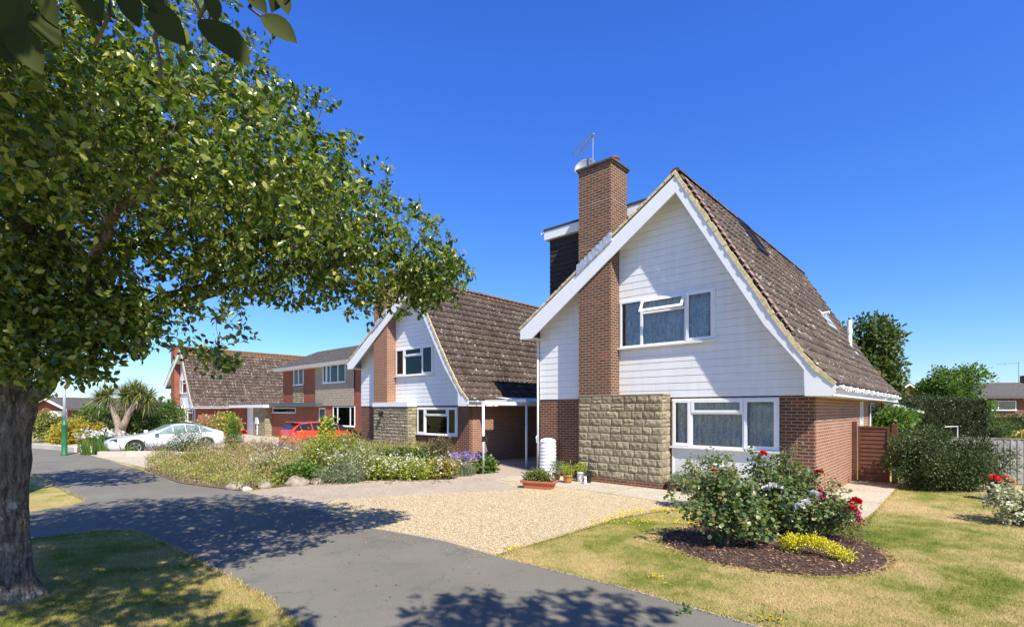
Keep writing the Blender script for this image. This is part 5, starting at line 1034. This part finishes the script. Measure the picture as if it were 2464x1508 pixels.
hedge('chestnut_tree', 'large dark domed tree rising behind the roof of the nearest house', 'tree', (20.6, 30), lump([(0, 0, 4.9, 2.25, 2.3, 2.6), (-.5, 0, 3.2, 2.3, 2.3, 2.2), (.35, .3, 3.9, 2.1, 2.2, 2.1)], 22, .28), 28000, .20, 'leaf_chest', True, ([(0, 0, 0), (0, 0, 3.5)], [.35, .22], 10), wid=1.1)
hedge('ash_tree', 'fresh light green round tree in front of the far grey roof', 'tree', (21.6, 24.6), lump([(0, 0, 3.2, 1.4, 1.3, 1.0), (.2, 0, 2.3, 1.3, 1.2, .8)], 14, .34), 13000, .12, 'leaf_bright', False, ([(0, 0, 0), (0, 0, 2.6)], [.12, .06], 8), wid=1.0, shell=.4)
box_hedge('clipped_hedge', 'tall dark clipped hedge behind the yew bush', 'hedge', ((15.0, 18.7, 0), R(-20)), 0, 2.2, 0, 1.6, 2.45, 12000, .07, 'leaf_dark')
hedge('spindly_laurel', 'glossy light green laurel poking above the brown gate', 'bush', (13.0, 17.4), lump([(0, 0, 1.65, .9, .7, .45), (-.4, 0, 1.2, .9, .6, .5)], 8, .35), 4200, .12, 'leaf_bright', True, wid=.7)
box_hedge('privet_hedge', 'dark privet hedge under the grey far roof, left end', 'hedge', ((17.2, 22.6, 0), R(-10)), -3.2, .2, -.6, .6, 2.25, 4200, .09, 'leaf_chest')
hedge('golden_conifer', 'yellow green conifer right of the dark clipped hedge', 'conifer', (17.9, 18.5), lump([(0, 0, .9, .7, .6, 1.0), (.3, 0, .6, .7, .6, .7)], 8, .3), 4200, .08, 'leaf_bright', True, wid=.4, up=1.0)
hedge('dark_conifer', 'small dark pointed conifer before the yellow green one', 'conifer', (17.1, 17.3), [(0, 0, .9, .3, .3, .35), (0, 0, 1.25, .2, .2, .3), (0, 0, .5, .4, .4, .5)], 1500, .06, 'leaf_yew', True, wid=.4, up=1.0)
box_hedge('beech_hedge', 'mid green hedge at the right edge under the far house', 'hedge', ((25.6, 25.0, 0), R(0)), -3.5, 3.5, -.5, .5, 1.75, 5200, .10, 'leaf_chest')
hedge('golden_shrub', 'golden yellow shrub behind the fence at the right edge', 'bush', (17.6, 16.8), [(0, 0, 1.0, .8, .5, .35), (.6, 0, .9, .5, .4, .3)], 1500, .09, 'leaf_gold', True)
# far house on the right
h6 = empty('far_house', (39.4, 38.0, 0), R(-8), 'far brown brick house with grey tiled roofs and a small chimney, right edge', 'house')
h6.scale = (1, 1, .8); MB().box(-8.5, 8, 0, 6, 0, 3.75).build('brick_wall', M['brick'], h6); g6 = MB(); g6.prism([(-6.8, 3.75), (8.6, 3.75), (8.6, 3.85), (-6.8, 3.85)], -.4, 6.2)
g6.add([(-5.5, -.5, 3.72), (8.8, -.5, 3.72), (7.2, 3, 5.3), (-5.5, 3, 5.3), (8.8, 6.5, 3.72), (-5.5, 6.5, 3.72), (-5.5, -.5, 3.6), (8.8, -.5, 3.6)], [(0, 1, 2, 3), (1, 4, 2), (4, 5, 3, 2), (0, 6, 7, 1), (0, 3, 5)]); g6.build('roof', M['tile_grey'], h6)
MB().box(1.6, 2.3, 2.6, 3.3, 4.9, 6.0).build('chimney', M['brick'], h6); MB().box(-1.0, 9, -.52, -.48, 3.42, 3.62).build('fascia', M['fascia'], h6)
window(h6, -.4, 1.6, 2.5, 3.4, -.08, (.4,), curtain=False); window(h6, -3.6, -1.2, 2.5, 3.4, -.08, (.5,), curtain=False)
MB().tube([(1.3, 3, 5.2), (1.3, 3, 7.4)], .025, 5).tube([(-.3, 3, 7.2), (1.3, 3, 7.3)], .018, 4).tube([(.3, 2.9, 7.1), (.3, 3.1, 7.3)], .015, 4).build('tv_aerial', M['metal'], h6)
h7 = empty('far_gabled_house', (28.8, 38.0, 0), R(-8), 'far brown gable end with one small window, partly hidden by the light green tree', 'house')
h7.scale = (.9, 1, .8); MB().prism([(-1.0, 0), (3.2, 0), (3.2, 3.2), (1.1, 4.9), (-1.0, 3.2)], 0, 8).build('brick_wall', M['brick'], h7)
MB().prism([(-1.35, 2.95), (-1.2, 2.9), (1.1, 4.95), (3.4, 2.9), (3.55, 2.95), (1.1, 5.15)], -.25, 8).build('roof', M['tile_grey'], h7); MB().prism([(-1.35, 2.80), (1.1, 4.86), (1.1, 5.02), (-1.35, 2.95)], -.29, -.26).build('bargeboard', M['fascia'], h7); MB().prism([(3.55, 2.80), (3.55, 2.95), (1.1, 5.02), (1.1, 4.86)], -.29, -.26).build('bargeboard', M['fascia'], h7)
window(h7, .0, .9, 2.55, 3.05, -.07, (), curtain=False)
fr = empty('clothes_frame', (15.2, 17.2, 0), 0, 'white tubular frame end between the yew bush and the clipped hedge', 'frame'); MB().tube([(-.42, 0, 1.46), (-.05, -.1, 1.48), (-.05, -.1, 1.1)], .018, 6).tube([(-.05, -.1, 1.1), (-.05, -.1, 0)], .018, 6).build('tube', M['whitepaint'], fr)
# left hand side
hedge('golden_privet', 'golden yellow clipped bush behind the green lamp post', 'bush', at(182, 30), lump([(-.35, 0, .75, 1.1, .8, .78), (.7, 0, .65, .9, .7, .68)], 8, .34), 7000, .10, 'leaf_gold', True)
hedge('cotoneaster', 'dark green and rust tinted hedge between the golden bush and the palm', 'bush', at(255, 31), lump([(0, 0, .9, 1.2, .8, .9), (1.2, .3, 1.0, 1.0, .8, .8)], 9, .34), 5200, .12, 'leaf_chest', True)
hedge('camellia', 'round dark green bush behind the silver car bonnet', 'bush', at(355, 32.5), lump([(0, 0, .95, 1.3, .9, .9), (1.3, .2, 1.4, .9, .8, 1.3)], 10, .34), 6500, .12, 'leaf_bright', True)
hedge('holly', 'very dark tall bush in the shade between palm trunk and farthest house', 'bush', at(352, 35.5), lump([(0, 0, 1.5, 1.5, 1.0, 1.4)], 10, .34), 4500, .14, 'leaf_dark', True)
hedge('elder', 'dull olive bush between the foreground trunk and the golden bush', 'bush', at(108, 32), lump([(0, 0, .9, 1.2, .8, .9)], 8, .34), 3500, .12, 'leaf_olive', True)
hedge('hazel', 'bright green shrub under the left side of the palm crown', 'bush', at(235, 36), lump([(0, 0, 1.3, 1.8, 1, 1.2)], 8, .34), 4500, .15, 'leaf_bright', True)
cd = empty('cordyline_palm', (*at(291, 30.5), 0), 0, 'forked palm with pale trunks and spiky sword leaf crowns', 'palm')
MB().tube([(0, 0, 0), (-.05, 0, .8), (-.15, 0, 1.1), (-.55, 0, 2.3), (-.6, 0, 2.6)], [.34, .28, .20, .14, .12], 10).tube([(0, 0, .8), (.25, 0, 1.3), (.45, .1, 1.9), (1.0, .1, 2.7)], [.24, .18, .15, .12], 10).tube([(.2, 0, 1.3), (.15, .3, 2.0), (.1, .4, 2.6)], [.14, .12, .10], 8).build('trunk', M['cord_bark'], cd, True)
for c in ((-.75, 0, 2.9), (-.2, .5, 2.8), (1.1, .1, 3.05), (.55, .4, 3.2), (-1.35, .1, 2.7), (1.5, .2, 2.7), (.1, .4, 2.95)):
    n = 150; d = norm(rng.normal(size=(n, 3)) + (0, 0, .35)); blades_mesh('leaf_head', np.tile(c, (n, 1)) + d*.08, d, .75 + .35*rng.random(n), .055, .45*rng.random(n), M['leaf_cord'], cd)
h5 = empty('tan_roof_house', (*L(-40.5, 7.5, P1), 0), TH, 'house with a pale tan tiled roof just left of the farthest chalet', 'house')
h5.location = (-33.6, 52.5, 0); h5.scale = (.8, .8, .86); MB().prism([(-4, 0), (4, 0), (4, 2.4), (0, 6.6), (-4, 2.4)], 0, 10).build('wall', M['panel'], h5); 
r5 = tiles([(4.4, 2.1), (0, 6.9)], -.4, 10, name='roof', mat=M['tile_tan'], par=h5); tiles([(-4.4, 2.1), (0, 6.9)], -.4, 10, name='roof', mat=M['tile_tan'], par=h5)
MB().prism([(-4.45, 1.9), (0, 6.7), (4.45, 1.9), (4.45, 2.15), (0, 6.98), (-4.45, 2.15)], -.46, -.42).build('bargeboard', M['fascia'], h5)
for nm, loc, lb in (('white_garage_house', at(118, 52), 'brick house with white gable and white garage door, beyond the lamp post'), ('brick_bungalow', at(196, 56), 'red brick bungalow with white eaves right of the white gable')):
    hh = empty(nm, (*loc, 0), R(-20), lb, 'house'); MB().prism([(-3.2, 0), (3.2, 0), (3.2, 2.1), (0, 3.1), (-3.2, 2.1)], 0, 8).build('brick_wall', M['brick_red'], hh); MB().prism([(-3.6, 1.95), (0, 3.1), (3.6, 1.95), (3.6, 2.15), (0, 3.35), (-3.6, 2.15)], -.4, 8).build('roof', M['tile_grey'], hh); MB().prism([(-3.6, 1.9), (0, 3.05), (3.6, 1.9), (3.6, 2.12), (0, 3.3), (-3.6, 2.12)], -.46, -.405).build('bargeboard', M['fascia'], hh)
    if 'garage' in nm: MB().box(.2, 3.0, -.05, -.002, 0, 1.9).build('garage_door', M['fascia'], hh)
far = []
k = 0
for (x, y, h_, w_) in ((-60, 62, 3.6, 9), (-47, 70, 4.2, 7), (-36, 78, 4.5, 8), (-78, 60, 5, 9), (-22, 80, 3.5, 8), (-52, 56, 3.0, 4), (45, 62, 4.5, 6), (58, 58, 4.0, 6), (70, 62, 4.5, 8), (33, 66, 4, 6), (88, 60, 5, 9), (2, 80, 3.2, 8), (18, 78, 3.2, 8), (-95, 50, 6, 10)):
    k += 1
    far.append((x, y, h_, w_))
E_ = lump([(x, y, h_*.45, w_, 2.5, h_*.55) for x, y, h_, w_ in far], 6, .3)
t = hedge('far_treeline', None, None, (0, 0), E_, 26000, .45, 'leaf_chest', True); 
for o in [c for c in t.children]: o.parent = None; o.name = 'distant_trees'; tag(o, kind='stuff')
bpy.data.objects.remove(t)

# ================================================================== broad leaved street trees
def street_tree(name, loc, label, limbs, ells, ntw, per, size, trunk_pts, trunk_r, seed, group=None, detail=True, dens_near=None, twig_r=.010):
    """trunk and limbs as tubes, twigs grown from the nearest branch to points spread through the crown, leaves in rosettes at the twigs"""
    global rng
    rng = np.random.default_rng(seed); t = empty(name, (*loc, 0), 0, label, 'tree', group)
    mb = MB(); n = 30 if detail else 14; V = []; m = len(trunk_pts); tp = []; tr = []
    for i in range(m-1):
        k = 10 if detail else 3
        for j in range(k): f = j/k; tp.append(Vector(trunk_pts[i]).lerp(Vector(trunk_pts[i+1]), f)); tr.append(trunk_r[i]*(1-f)+trunk_r[i+1]*f)
    tp.append(Vector(trunk_pts[-1])); tr.append(trunk_r[-1]); ph = rng.random(6)*6
    for i, (p, r) in enumerate(zip(tp, tr)):
        for k in range(n):
            a = 2*math.pi*k/n; z = p.z; e = 1 + .07*math.sin(3*a+ph[0]+z*1.5) + .05*math.sin(5*a+ph[1]-z*2.3) + .03*math.sin(9*a+z*5+ph[2]) + .10*math.exp(-((z-1.5)/.14)**2)*math.exp(-((a-.2)/.6)**2) + .30*math.exp(-z/.16)*max(0, math.sin(3*a+ph[3])) + .018*math.sin(17*a + 3*math.sin(z*6))
            V.append((p.x + r*e*math.cos(a), p.y + r*e*math.sin(a), z))
    mb.add(V, [(i*n+k, i*n+(k+1) % n, (i+1)*n+(k+1) % n, (i+1)*n+k) for i in range(len(tp)-1) for k in range(n)] + [tuple(range((len(tp)-1)*n, len(tp)*n))])
    mb.build('trunk', M['bark'], t, True)
    lb = MB(); nodes = []; nr_ = []
    for pts, r0, r1 in limbs:
        P = [Vector(p) for p in pts]; Q = []; 
        for a, b in zip(P, P[1:]):
            for j in range(5): Q.append(a.lerp(b, j/5) + Vector(rng.normal(size=3)*.022*(1 if j else 0)))
        Q.append(P[-1]); rad = [r0 + (r1-r0)*(i/(len(Q)-1))**.8 for i in range(len(Q))]; lb.tube(Q, rad, 9); nodes += [tuple(q) for q in Q[2:]]; nr_ += rad[2:]
    lb.build('limbs', M['bark'], t, True)
    c, q = ell_points(ells, ntw, .42); N = np.array(nodes); order = np.argsort([np.min(((N - p)**2).sum(1)) for p in c]); tb = MB(); nodes = [np.array(p) for p in nodes]
    arr = np.zeros((len(nodes) + ntw*2, 3)); arr[:len(nodes)] = nodes; cnt = len(nodes); rad = list(nr_)
    for i in order:
        p = c[i]; d2 = ((arr[:cnt] - p)**2).sum(1); j = int(np.argmin(d2)); a = arr[j]; dist = math.sqrt(d2[j]); mid = (a+p)/2 + rng.normal(size=3)*dist*.12 + np.array([0, 0, dist*.06]); r = min(rad[j]*.6, twig_r*(.5 + dist*1.2)); r = max(r, .0035)
        tb.tube([a, mid, p], [r, r*.7, r*.4], 4 if r > .008 else 3, False); arr[cnt] = mid; arr[cnt+1] = p; cnt += 2; rad += [r*.8, r*.45]
    tb.build('twigs', M['twig'], t, True)
    cc = np.repeat(c, per, 0); qq = np.repeat(q, per, 0); m = len(cc); ax = norm(qq*.6 + rng.normal(size=(m, 3))*.5 + (0, 0, .15)); ring = norm(np.cross(ax, rng.normal(size=(m, 3)))); d = ring*.9 + ax*(.35 + .5*rng.random((m, 1))); pos = cc + ax*(rng.random((m, 1))*.10 - .05) + rng.normal(size=(m, 3))*.03
    nr = ax*.8 + rng.normal(size=(m, 3))*.35 + (0, 0, .45); leaf_mesh('crown', pos, d, nr, size*(.55 + .75*rng.random(m)), .72, detail, .18, M['leaf_tree'], t); return t
TB = (-5.46, 5.45)
tl = lambda p: (p[0]-TB[0], p[1]-TB[1], p[2])
E1 = [(-1.70, 6.3, 3.95, 1.0, 1.1, .78, 1.2), (-1.02, 6.5, 3.78, .52, .6, .42, 2.2), (-2.9, 6.0, 4.8, 1.3, 1.4, 1.0), (-2.35, 6.2, 4.5, 1.0, 1.2, .85), (-4.2, 5.5, 5.5, 1.7, 1.9, 1.4), (-5.7, 5.2, 5.2, 1.7, 1.9, 1.6), (-4.3, 5.6, 4.1, 1.2, 1.5, .55, .8), (-3.0, 5.7, 3.95, 1.1, 1.2, .50), (-2.6, 3.9, 4.1, .9, .8, .7), (-1.9, 4.6, 3.95, .6, .7, .45), (-2.95, 5.15, 2.95, .28, .4, .42, .35), (-3.35, 5.3, 3.25, .5, .5, .28, .6), (-4.7, 5.1, 3.25, .75, .7, .42, 1.2), (-4.1, 5.3, 2.95, .45, .5, .34, 1.0), (-4.9, 4.6, 3.1, .6, .5, .5, 1.0), (-5.6, 4.4, 4.4, 1.1, 1.0, 1.0), (-3.9, 4.2, 4.4, .9, .8, .8), (-3.3, 3.4, 3.9, .7, .6, .6), (-3.0, 6.4, 5.9, .55, .6, .35, .45), (-6.6, 5.6, 4.0, 1.2, 1.2, 1.4), (-5.0, 4.7, 2.95, .7, .5, .42, 1.3), (-5.5, 4.95, 2.75, .7, .5, .42, 1.2), (-4.45, 4.9, 2.62, .55, .4, .40, 1.8), (-3.95, 4.9, 2.80, .42, .4, .32, 1.3), (-4.5, 5.0, 3.4, .9, .7, .4, 1.2), (-2.5, 1.9, 5.3, .9, .7, .45, 2.0), (-3.3, 2.5, 5.2, .9, .8, .5, 1.8), (-1.65, 1.2, 5.15, .5, .4, .3, 1.8), (-4.3, 2.9, 4.8, .8, .8, .6, 2.0), (-3.5, 1.9, 4.9, .7, .6, .4, 2.0), (-3.6, 4.95, 2.98, .45, .4, .28, 1.3), (-2.98, 5.0, 2.62, .26, .3, .24, 1.0), (-4.15, 4.8, 2.45, .3, .3, .22, 1.3), (-3.0, 5.6, 3.50, .85, .8, .32, .8), (-2.2, 6.0, 3.48, .7, .7, .28, .7), (-4.9, 4.9, 2.5, .5, .3, .25, 1.2), (-3.9, 3.5, 5.4, 1.2, 1.0, .7, .8)]
E1 = [(*tl(e[:3]), *e[3:]) for e in E1]
LM = [([(.02, -.02, 1.72), (.22, -.02, 2.05), (.45, .0, 2.4), (.75, .05, 2.75), (1.0, .15, 3.05), (1.9, .35, 3.35), (2.9, .6, 3.75), (3.9, .9, 4.05)], .115, .016), ([(.05, 0, 2.2), (.3, -.1, 2.9), (.6, -.2, 3.6), (1.3, -.4, 4.4), (2.2, -.3, 5.1)], .12, .02), ([(0, 0, 2.4), (-.1, .1, 3.3), (.2, .1, 4.2), (.9, .2, 5.2), (1.3, .3, 6.1)], .15, .02), ([(0, 0, 2.3), (-.3, 0, 3.1), (-.6, -.1, 4.1), (-.7, -.2, 5.4)], .12, .02),
      ([(.75, .05, 2.75), (1.1, -.3, 3.3), (1.8, -.9, 3.75), (2.6, -1.3, 4.05), (3.2, -1.2, 4.1)], .07, .015), ([(1.0, .15, 3.05), (1.8, .5, 3.5), (2.6, .7, 4.1), (3.4, .8, 4.5)], .06, .012), ([(0, 0, 2.6), (.4, .7, 3.6), (.9, 1.3, 4.8)], .08, .02), ([(.1, -.05, 2.5), (.3, -.7, 3.3), (.8, -1.3, 4.0), (1.6, -1.9, 4.0)], .07, .015), ([(.5, .05, 2.8), (1.1, -.1, 3.0), (1.9, -.2, 3.2), (2.3, -.3, 3.0)], .04, .01), ([(0, 0, 2.3), (-.9, .2, 2.9), (-1.5, .2, 4.0)], .09, .02), ([(.6, -.2, 3.6), (1.0, -1.4, 4.6), (1.6, -2.8, 5.2)], .07, .02), ([(1.6, -2.8, 5.2), (2.6, -3.5, 5.4), (3.6, -4.2, 5.2)], .03, .01)]
street_tree('street_tree', TB, 'big spreading tree with rough grey bark leaning over the path on the left', LM, E1, 8600, 12, .074, [(0, 0, -.02), (-.02, 0, .3), (-.03, 0, 1.1), (.0, 0, 1.9), (.03, 0, 2.45)], [.27, .215, .195, .195, .16], 11)
# same kind of tree farther left: its crown shows behind the first and shades the bend of the path
street_tree('street_tree', (-11.5, 11.2), 'second street tree, farther left, almost hidden behind the near crown', [([(0, 0, 2.2), (.6, .2, 3.4), (1.5, .5, 4.6)], .12, .03), ([(0, 0, 2.2), (-.5, 0, 3.6), (-1.0, 0, 5.2)], .12, .03), ([(0, 0, 2.2), (.2, -.4, 3.6), (.4, -.8, 5.2)], .1, .03)], [(.9, .2, 4.3, 1.6, 1.5, 1.0), (0, 0, 5.3, 2.0, 1.8, 1.4), (-1.0, 0, 4.3, 1.4, 1.4, 1.0), (1.9, .1, 3.9, .9, .9, .5)], 1300, 11, .12, [(0, 0, 0), (0, 0, 2.4)], [.22, .16], 12, detail=False)
# tree standing behind the viewpoint: its low branch hangs into the top of the picture, its crown shades the foot of the lawn and path
RT = (2.4, -2.9)
rt = lambda p: (p[0]-RT[0], p[1]-RT[1], p[2])
LB_ = [([rt((2.4, -2.9, 2.5)), rt((2.0, -1.8, 4.0)), rt((1.7, -.4, 5.2)), rt((1.9, .9, 5.7))], .14, .03), ([rt((2.4, -2.9, 2.5)), rt((1.2, -1.8, 3.7)), rt((.2, -.5, 4.1)), rt((-.35, .35, 3.75)), rt((-.62, .80, 3.12))], .10, .006),
       ([rt((2.4, -2.9, 2.5)), rt((3.4, -2.2, 4.2)), rt((3.2, -.4, 5.6))], .12, .03), ([rt((2.4, -2.9, 2.5)), rt((2.2, -4, 4.4))], .12, .03), ([rt((.2, -.5, 4.1)), rt((-.6, .3, 4.8)), rt((-.8, .9, 5.1))], .05, .01), ([rt((.2, -.5, 4.1)), rt((-1.0, .5, 4.8)), rt((-2.2, 1.0, 5.0)), rt((-3.3, 1.2, 5.0))], .05, .015), ([rt((-.35, .35, 3.75)), rt((-1.1, .75, 3.55)), rt((-1.25, .95, 3.2))], .02, .006)]
EB = [(*rt((1.7, .65, 5.5)), .75, .55, .45), (*rt((2.9, .6, 5.6)), .8, .55, .5), (*rt((2.2, -.8, 5.6)), 1.6, 1.3, .8), (*rt((2.6, -3, 5.4)), 2.0, 1.8, 1.2), (*rt((-.75, .75, 5.0)), .42, .34, .25), (*rt((-.15, .75, 5.1)), .25, .2, .2), (*rt((-.72, .25, 3.95)), .5, .30, .2, 1.6), (*rt((-1.2, .3, 3.85)), .4, .3, .2, 1.6), (*rt((-2.2, 1.1, 5.0)), .75, .42, .3, 1.3), (*rt((-3.2, 1.2, 5.0)), .7, .42, .3, 1.3), (*rt((-1.4, .85, 5.05)), .5, .3, .25, 1.3)]
bt_ = street_tree('street_tree', RT, 'tree behind the viewpoint whose dark low leaves hang into the top left corner', LB_, EB, 1900, 12, .09, [(0, 0, 0), (0, 0, 1.2), (0, 0, 2.7)], [.26, .2, .17], 13)
# the few big leaves that hang closest
def hang(Y, pts):
    tips = []; P = []; Dn = []; N_ = []; S_ = []
    for (u0, v0, u1, v1, tw) in pts:
        a = np.array(rt((*at(u0, Y)[:2], H + (YH - v0)*Y/F))); b = np.array(rt((*at(u1, Y)[:2], H + (YH - v1)*Y/F))); P.append(a); Dn.append(b-a); S_.append(np.linalg.norm(b-a)); N_.append((tw, -1, .45 + tw*.3)); tips.append(a)
    return np.array(P), np.array(Dn), np.array(N_, float), np.array(S_)
def big_leaves(name, P, Dn, N, S, wid, mat, par):
    d = norm(Dn); s_ = norm(np.cross(d, N)); nn = np.cross(s_, d); prof = [(0, .02), (.08, .14), (.2, .27), (.34, .36), (.5, .40), (.66, .36), (.8, .26), (.91, .13), (1, .0)]; mb = MB()
    for p, dd_, ss, nv, sz in zip(P, d, s_, nn, S):
        V = []
        for y, x in prof:
            c = p + dd_*y*sz - nv*(.10*y*y)*sz
            V += [c - ss*x*wid*sz + nv*x*.22*sz, c - nv*.01*sz, c + ss*x*wid*sz + nv*x*.22*sz]
        mb.add(V, [(3*i+k, 3*i+k+1, 3*i+k+4, 3*i+k+3) for i in range(8) for k in (0, 1)])
    return mb.build(name, mat, par, True)
P_, D_, N_, S_ = hang(.95, [(478, 48, 600, 146, .2), (628, 38, 712, 97, -.2), (668, -30, 694, 32, .3), (360, 10, 442, 104, -.3), (330, -45, 392, 34, .2), (505, -20, 520, 50, .5), (590, -30, 640, 28, -.1), (700, -60, 650, 24, .6)])
big_leaves('near_leaves', P_, D_, N_, S_, .66, M['leaf_near_shaded'], bt_)
P_, D_, N_, S_ = hang(1.05, [(0, -30, 40, 130, .2), (60, -20, 20, 120, .4), (110, -30, 130, 60, -.2), (30, 60, 95, 170, .1), (-20, 80, 30, 150, .3), (180, -40, 215, 40, .3), (250, -20, 235, 60, -.3), (300, -30, 330, 60, .1), (75, 30, 140, 110, .5)])
big_leaves('near_leaves', P_, D_, N_, S_, .7, M['leaf_near_shaded'], bt_)
tw = MB()
def px(u, v, Y): return rt((*at(u, Y)[:2], H + (YH - v)*Y/F))
for pts, r in (([px(560, -90, .95), px(520, -40, .95), px(478, 46, .95)], .0035), ([px(430, -60, .95), px(470, 5, .95), px(500, 60, .97), px(520, -15, .95)], .003), ([px(400, -70, .97), px(395, 40, 1.0), px(372, 90, 1.0), px(386, 150, 1.02), px(385, 190, 1.02)], .004), ([px(640, -70, .95), px(600, 20, .95), px(628, 40, .95)], .003), ([px(270, -60, 1.1), px(262, 40, 1.1), px(228, 110, 1.12)], .004), ([px(700, -60, .95), px(640, -20, .95), px(560, -40, .95), px(430, -60, .95)], .005), ([px(0, -40, 1.05), px(200, -50, 1.05), px(430, -60, 1.0)], .005), ([px(560, -90, .95), px(500, -300, .9), rt((-.62, .80, 3.12))], .006), ([px(0, -40, 1.05), px(-100, -100, 1.1), rt((-1.25, .95, 3.2))], .006)): tw.tube(pts, [r*(1.3 - .6*i/len(pts)) for i in range(len(pts))], 6)
tw.build('hanging_twigs', M['twig'], bt_, True)

# ================================================================== grass blades, pebbles
rng = np.random.default_rng(99)
LAWN1 = [G(1822, 1506), G(1500, 1412), G(1220, 1343), G(1195, 1337), G(1350, 1289), G(1500, 1244), G(1600, 1227), L(-1.7, -2.14), L(.2, -2.05), L(1.05, -1.38), L(1.12, 0), L(1.12, 4.2), (10.4, 12.6), (12.5, 12.2), (14.0, 12.5), (11.5, 6.5), (8.0, 4.2), (4.5, 3.2), (3.6, 3.6)]
LAWN2 = [(-7.6, 7.75), G(240, 1281), G(315, 1279), G(400, 1312), G(520, 1377), G(640, 1443), G(720, 1511), (-1.3, 3.8), (-5, 2.8), (-10, 5.8)]
LAWN3 = [G(88, 1148), (-11.0, 12.3), G(205, 1207), (-9.5, 10.6), G(88, 1227), (-15, 7.8), (-21, 10)]
def grass(poly, n, hh, avoid=None, near=True):
    p = scatter(poly, n*3); d = np.hypot(p[:, 0], p[:, 1]); keep = rng.random(len(p)) < np.clip((6.5/d)**1.6, .08, 1); p = p[keep][:n]
    if avoid: p = p[((p[:, 0]-avoid[0])/1.57)**2 + ((p[:, 1]-avoid[1])/1.44)**2 > 1]
    k = len(p); hg = hh*(.4 + .9*rng.random(k)); lean = rng.normal(size=(k, 2))*.6; w_ = .0022 + .0012*rng.random(k); a = rng.random(k)*math.pi; dx, dy = np.cos(a)*w_, np.sin(a)*w_
    V = np.stack([np.column_stack([p[:, 0]-dx, p[:, 1]-dy, np.zeros(k)]), np.column_stack([p[:, 0]+dx, p[:, 1]+dy, np.zeros(k)]), np.column_stack([p[:, 0]+lean[:, 0]*hg, p[:, 1]+lean[:, 1]*hg, hg])], 1).reshape(-1, 3)
    me = raw_mesh('grass', V, np.arange(3*k), np.full(k, 3)); return tag(link('grass', me, None, M['blade']), kind='stuff')
grass(LAWN1, 150000, .030, BC); grass(LAWN2, 110000, .032); grass(LAWN3, 16000, .04)
def edge_tufts(pts, n, hh=.06):                      # longer unmown blades where lawn meets hard edges
    P = []
    for a, b in zip(pts, pts[1:]):
        ln = math.dist(a, b); k = max(2, int(n*ln)); t_ = rng.random(k)[:, None]; P.append(np.array(a) + (np.array(b)-np.array(a))*t_ + rng.normal(size=(k, 2))*.022)
    P = np.concatenate(P); k = len(P); blades_mesh_o = blades_mesh('edge_grass', np.column_stack([P, np.zeros(k)]), rng.normal(size=(k, 3))*.45 + (0, 0, 1), hh*(.4+.8*rng.random(k)), .005, .3*rng.random(k), M['blade'], None, 2); tag(blades_mesh_o, kind='stuff')
edge_tufts([G(1820, 1508), G(1500, 1415), G(1220, 1345), G(1195, 1338), G(1350, 1291), G(1500, 1246), G(1600, 1229)], 420); edge_tufts([G(85, 1296), G(240, 1279), G(315, 1277), G(400, 1310), G(520, 1375), G(640, 1440), G(720, 1508)], 420); edge_tufts(disc(BC, 1.58, 1.45), 260, .05); edge_tufts([L(1.1, -1.3), L(1.1, 4.6)], 200, .05); edge_tufts([G(205, 1205), G(88, 1145)], 120, .08)
n = 46000; p = scatter(GRV, n*2); d = np.hypot(p[:, 0], p[:, 1]); p = p[rng.random(len(p)) < np.clip((9/d)**1.5, .2, 1)][:n]; n = len(p)
OC = np.array([(1, 0, 0), (0, 1, 0), (-1, 0, 0), (0, -1, 0), (0, 0, 1)]); q = rng.random(n)*6.3; sc_ = (.006 + .008*rng.random(n))[:, None, None]; B_ = np.repeat(OC[None], n, 0)*np.array([1.2, .8, .55]); Rm = np.stack([np.stack([np.cos(q), -np.sin(q), 0*q], 1), np.stack([np.sin(q), np.cos(q), 0*q], 1), np.stack([0*q, 0*q, 1+0*q], 1)], 1)
V = np.einsum('nij,nkj->nki', Rm, B_ + rng.normal(size=(n, 5, 3))*.14)*sc_ + np.column_stack([p, .016 + .006*rng.random(n)])[:, None]
me = raw_mesh('gravel', V.reshape(-1, 3), (np.arange(n)[:, None, None]*5 + np.array([[0, 1, 4], [1, 2, 4], [2, 3, 4], [3, 0, 4]])[None]).ravel(), np.full(4*n, 3)); tag(link('gravel', me, None, M['pebble']), kind='stuff')
# pebbles and leaf litter strayed onto the path
k = 260; e0 = np.array(GRV[-4:]); i = rng.integers(0, 3, k); t_ = rng.random((k, 1)); p = e0[i]*(1-t_) + e0[i+1]*t_ + rng.normal(size=(k, 2))*np.array([.16, .16]); P = np.column_stack([p, np.full(k, .016)]); tag(leaf_mesh('stray_gravel', P, rng.normal(size=P.shape)*(1, 1, .1), np.tile((0, 0, 1.), (k, 1)), .022, 1.2, False, 0, M['pebble']), kind='stuff')
p = scatter([G(1400, 1500), G(1100, 1330), G(700, 1230), G(420, 1300), G(640, 1430), (-1.6, 4.4)], 260); P = np.column_stack([p, np.full(260, .018)]); tag(leaf_mesh('leaf_litter', P, rng.normal(size=P.shape)*(1, 1, .1), np.tile((0, 0, 1.), (260, 1)) + rng.normal(size=P.shape)*.3, .016 + .02*rng.random(260), .8, False, 0, M['chip']), kind='stuff')
p = scatter(LAWN2, 90); P = np.column_stack([p, np.full(90, .035)]); tag(leaf_mesh('daisies', np.repeat(P, 4, 0) + rng.normal(size=(360, 3))*.005, rng.normal(size=(360, 3))*(1, 1, .2), np.tile((0, 0, 1.), (360, 1)), .011, 1.3, False, 0, M['fl_white']), kind='stuff')
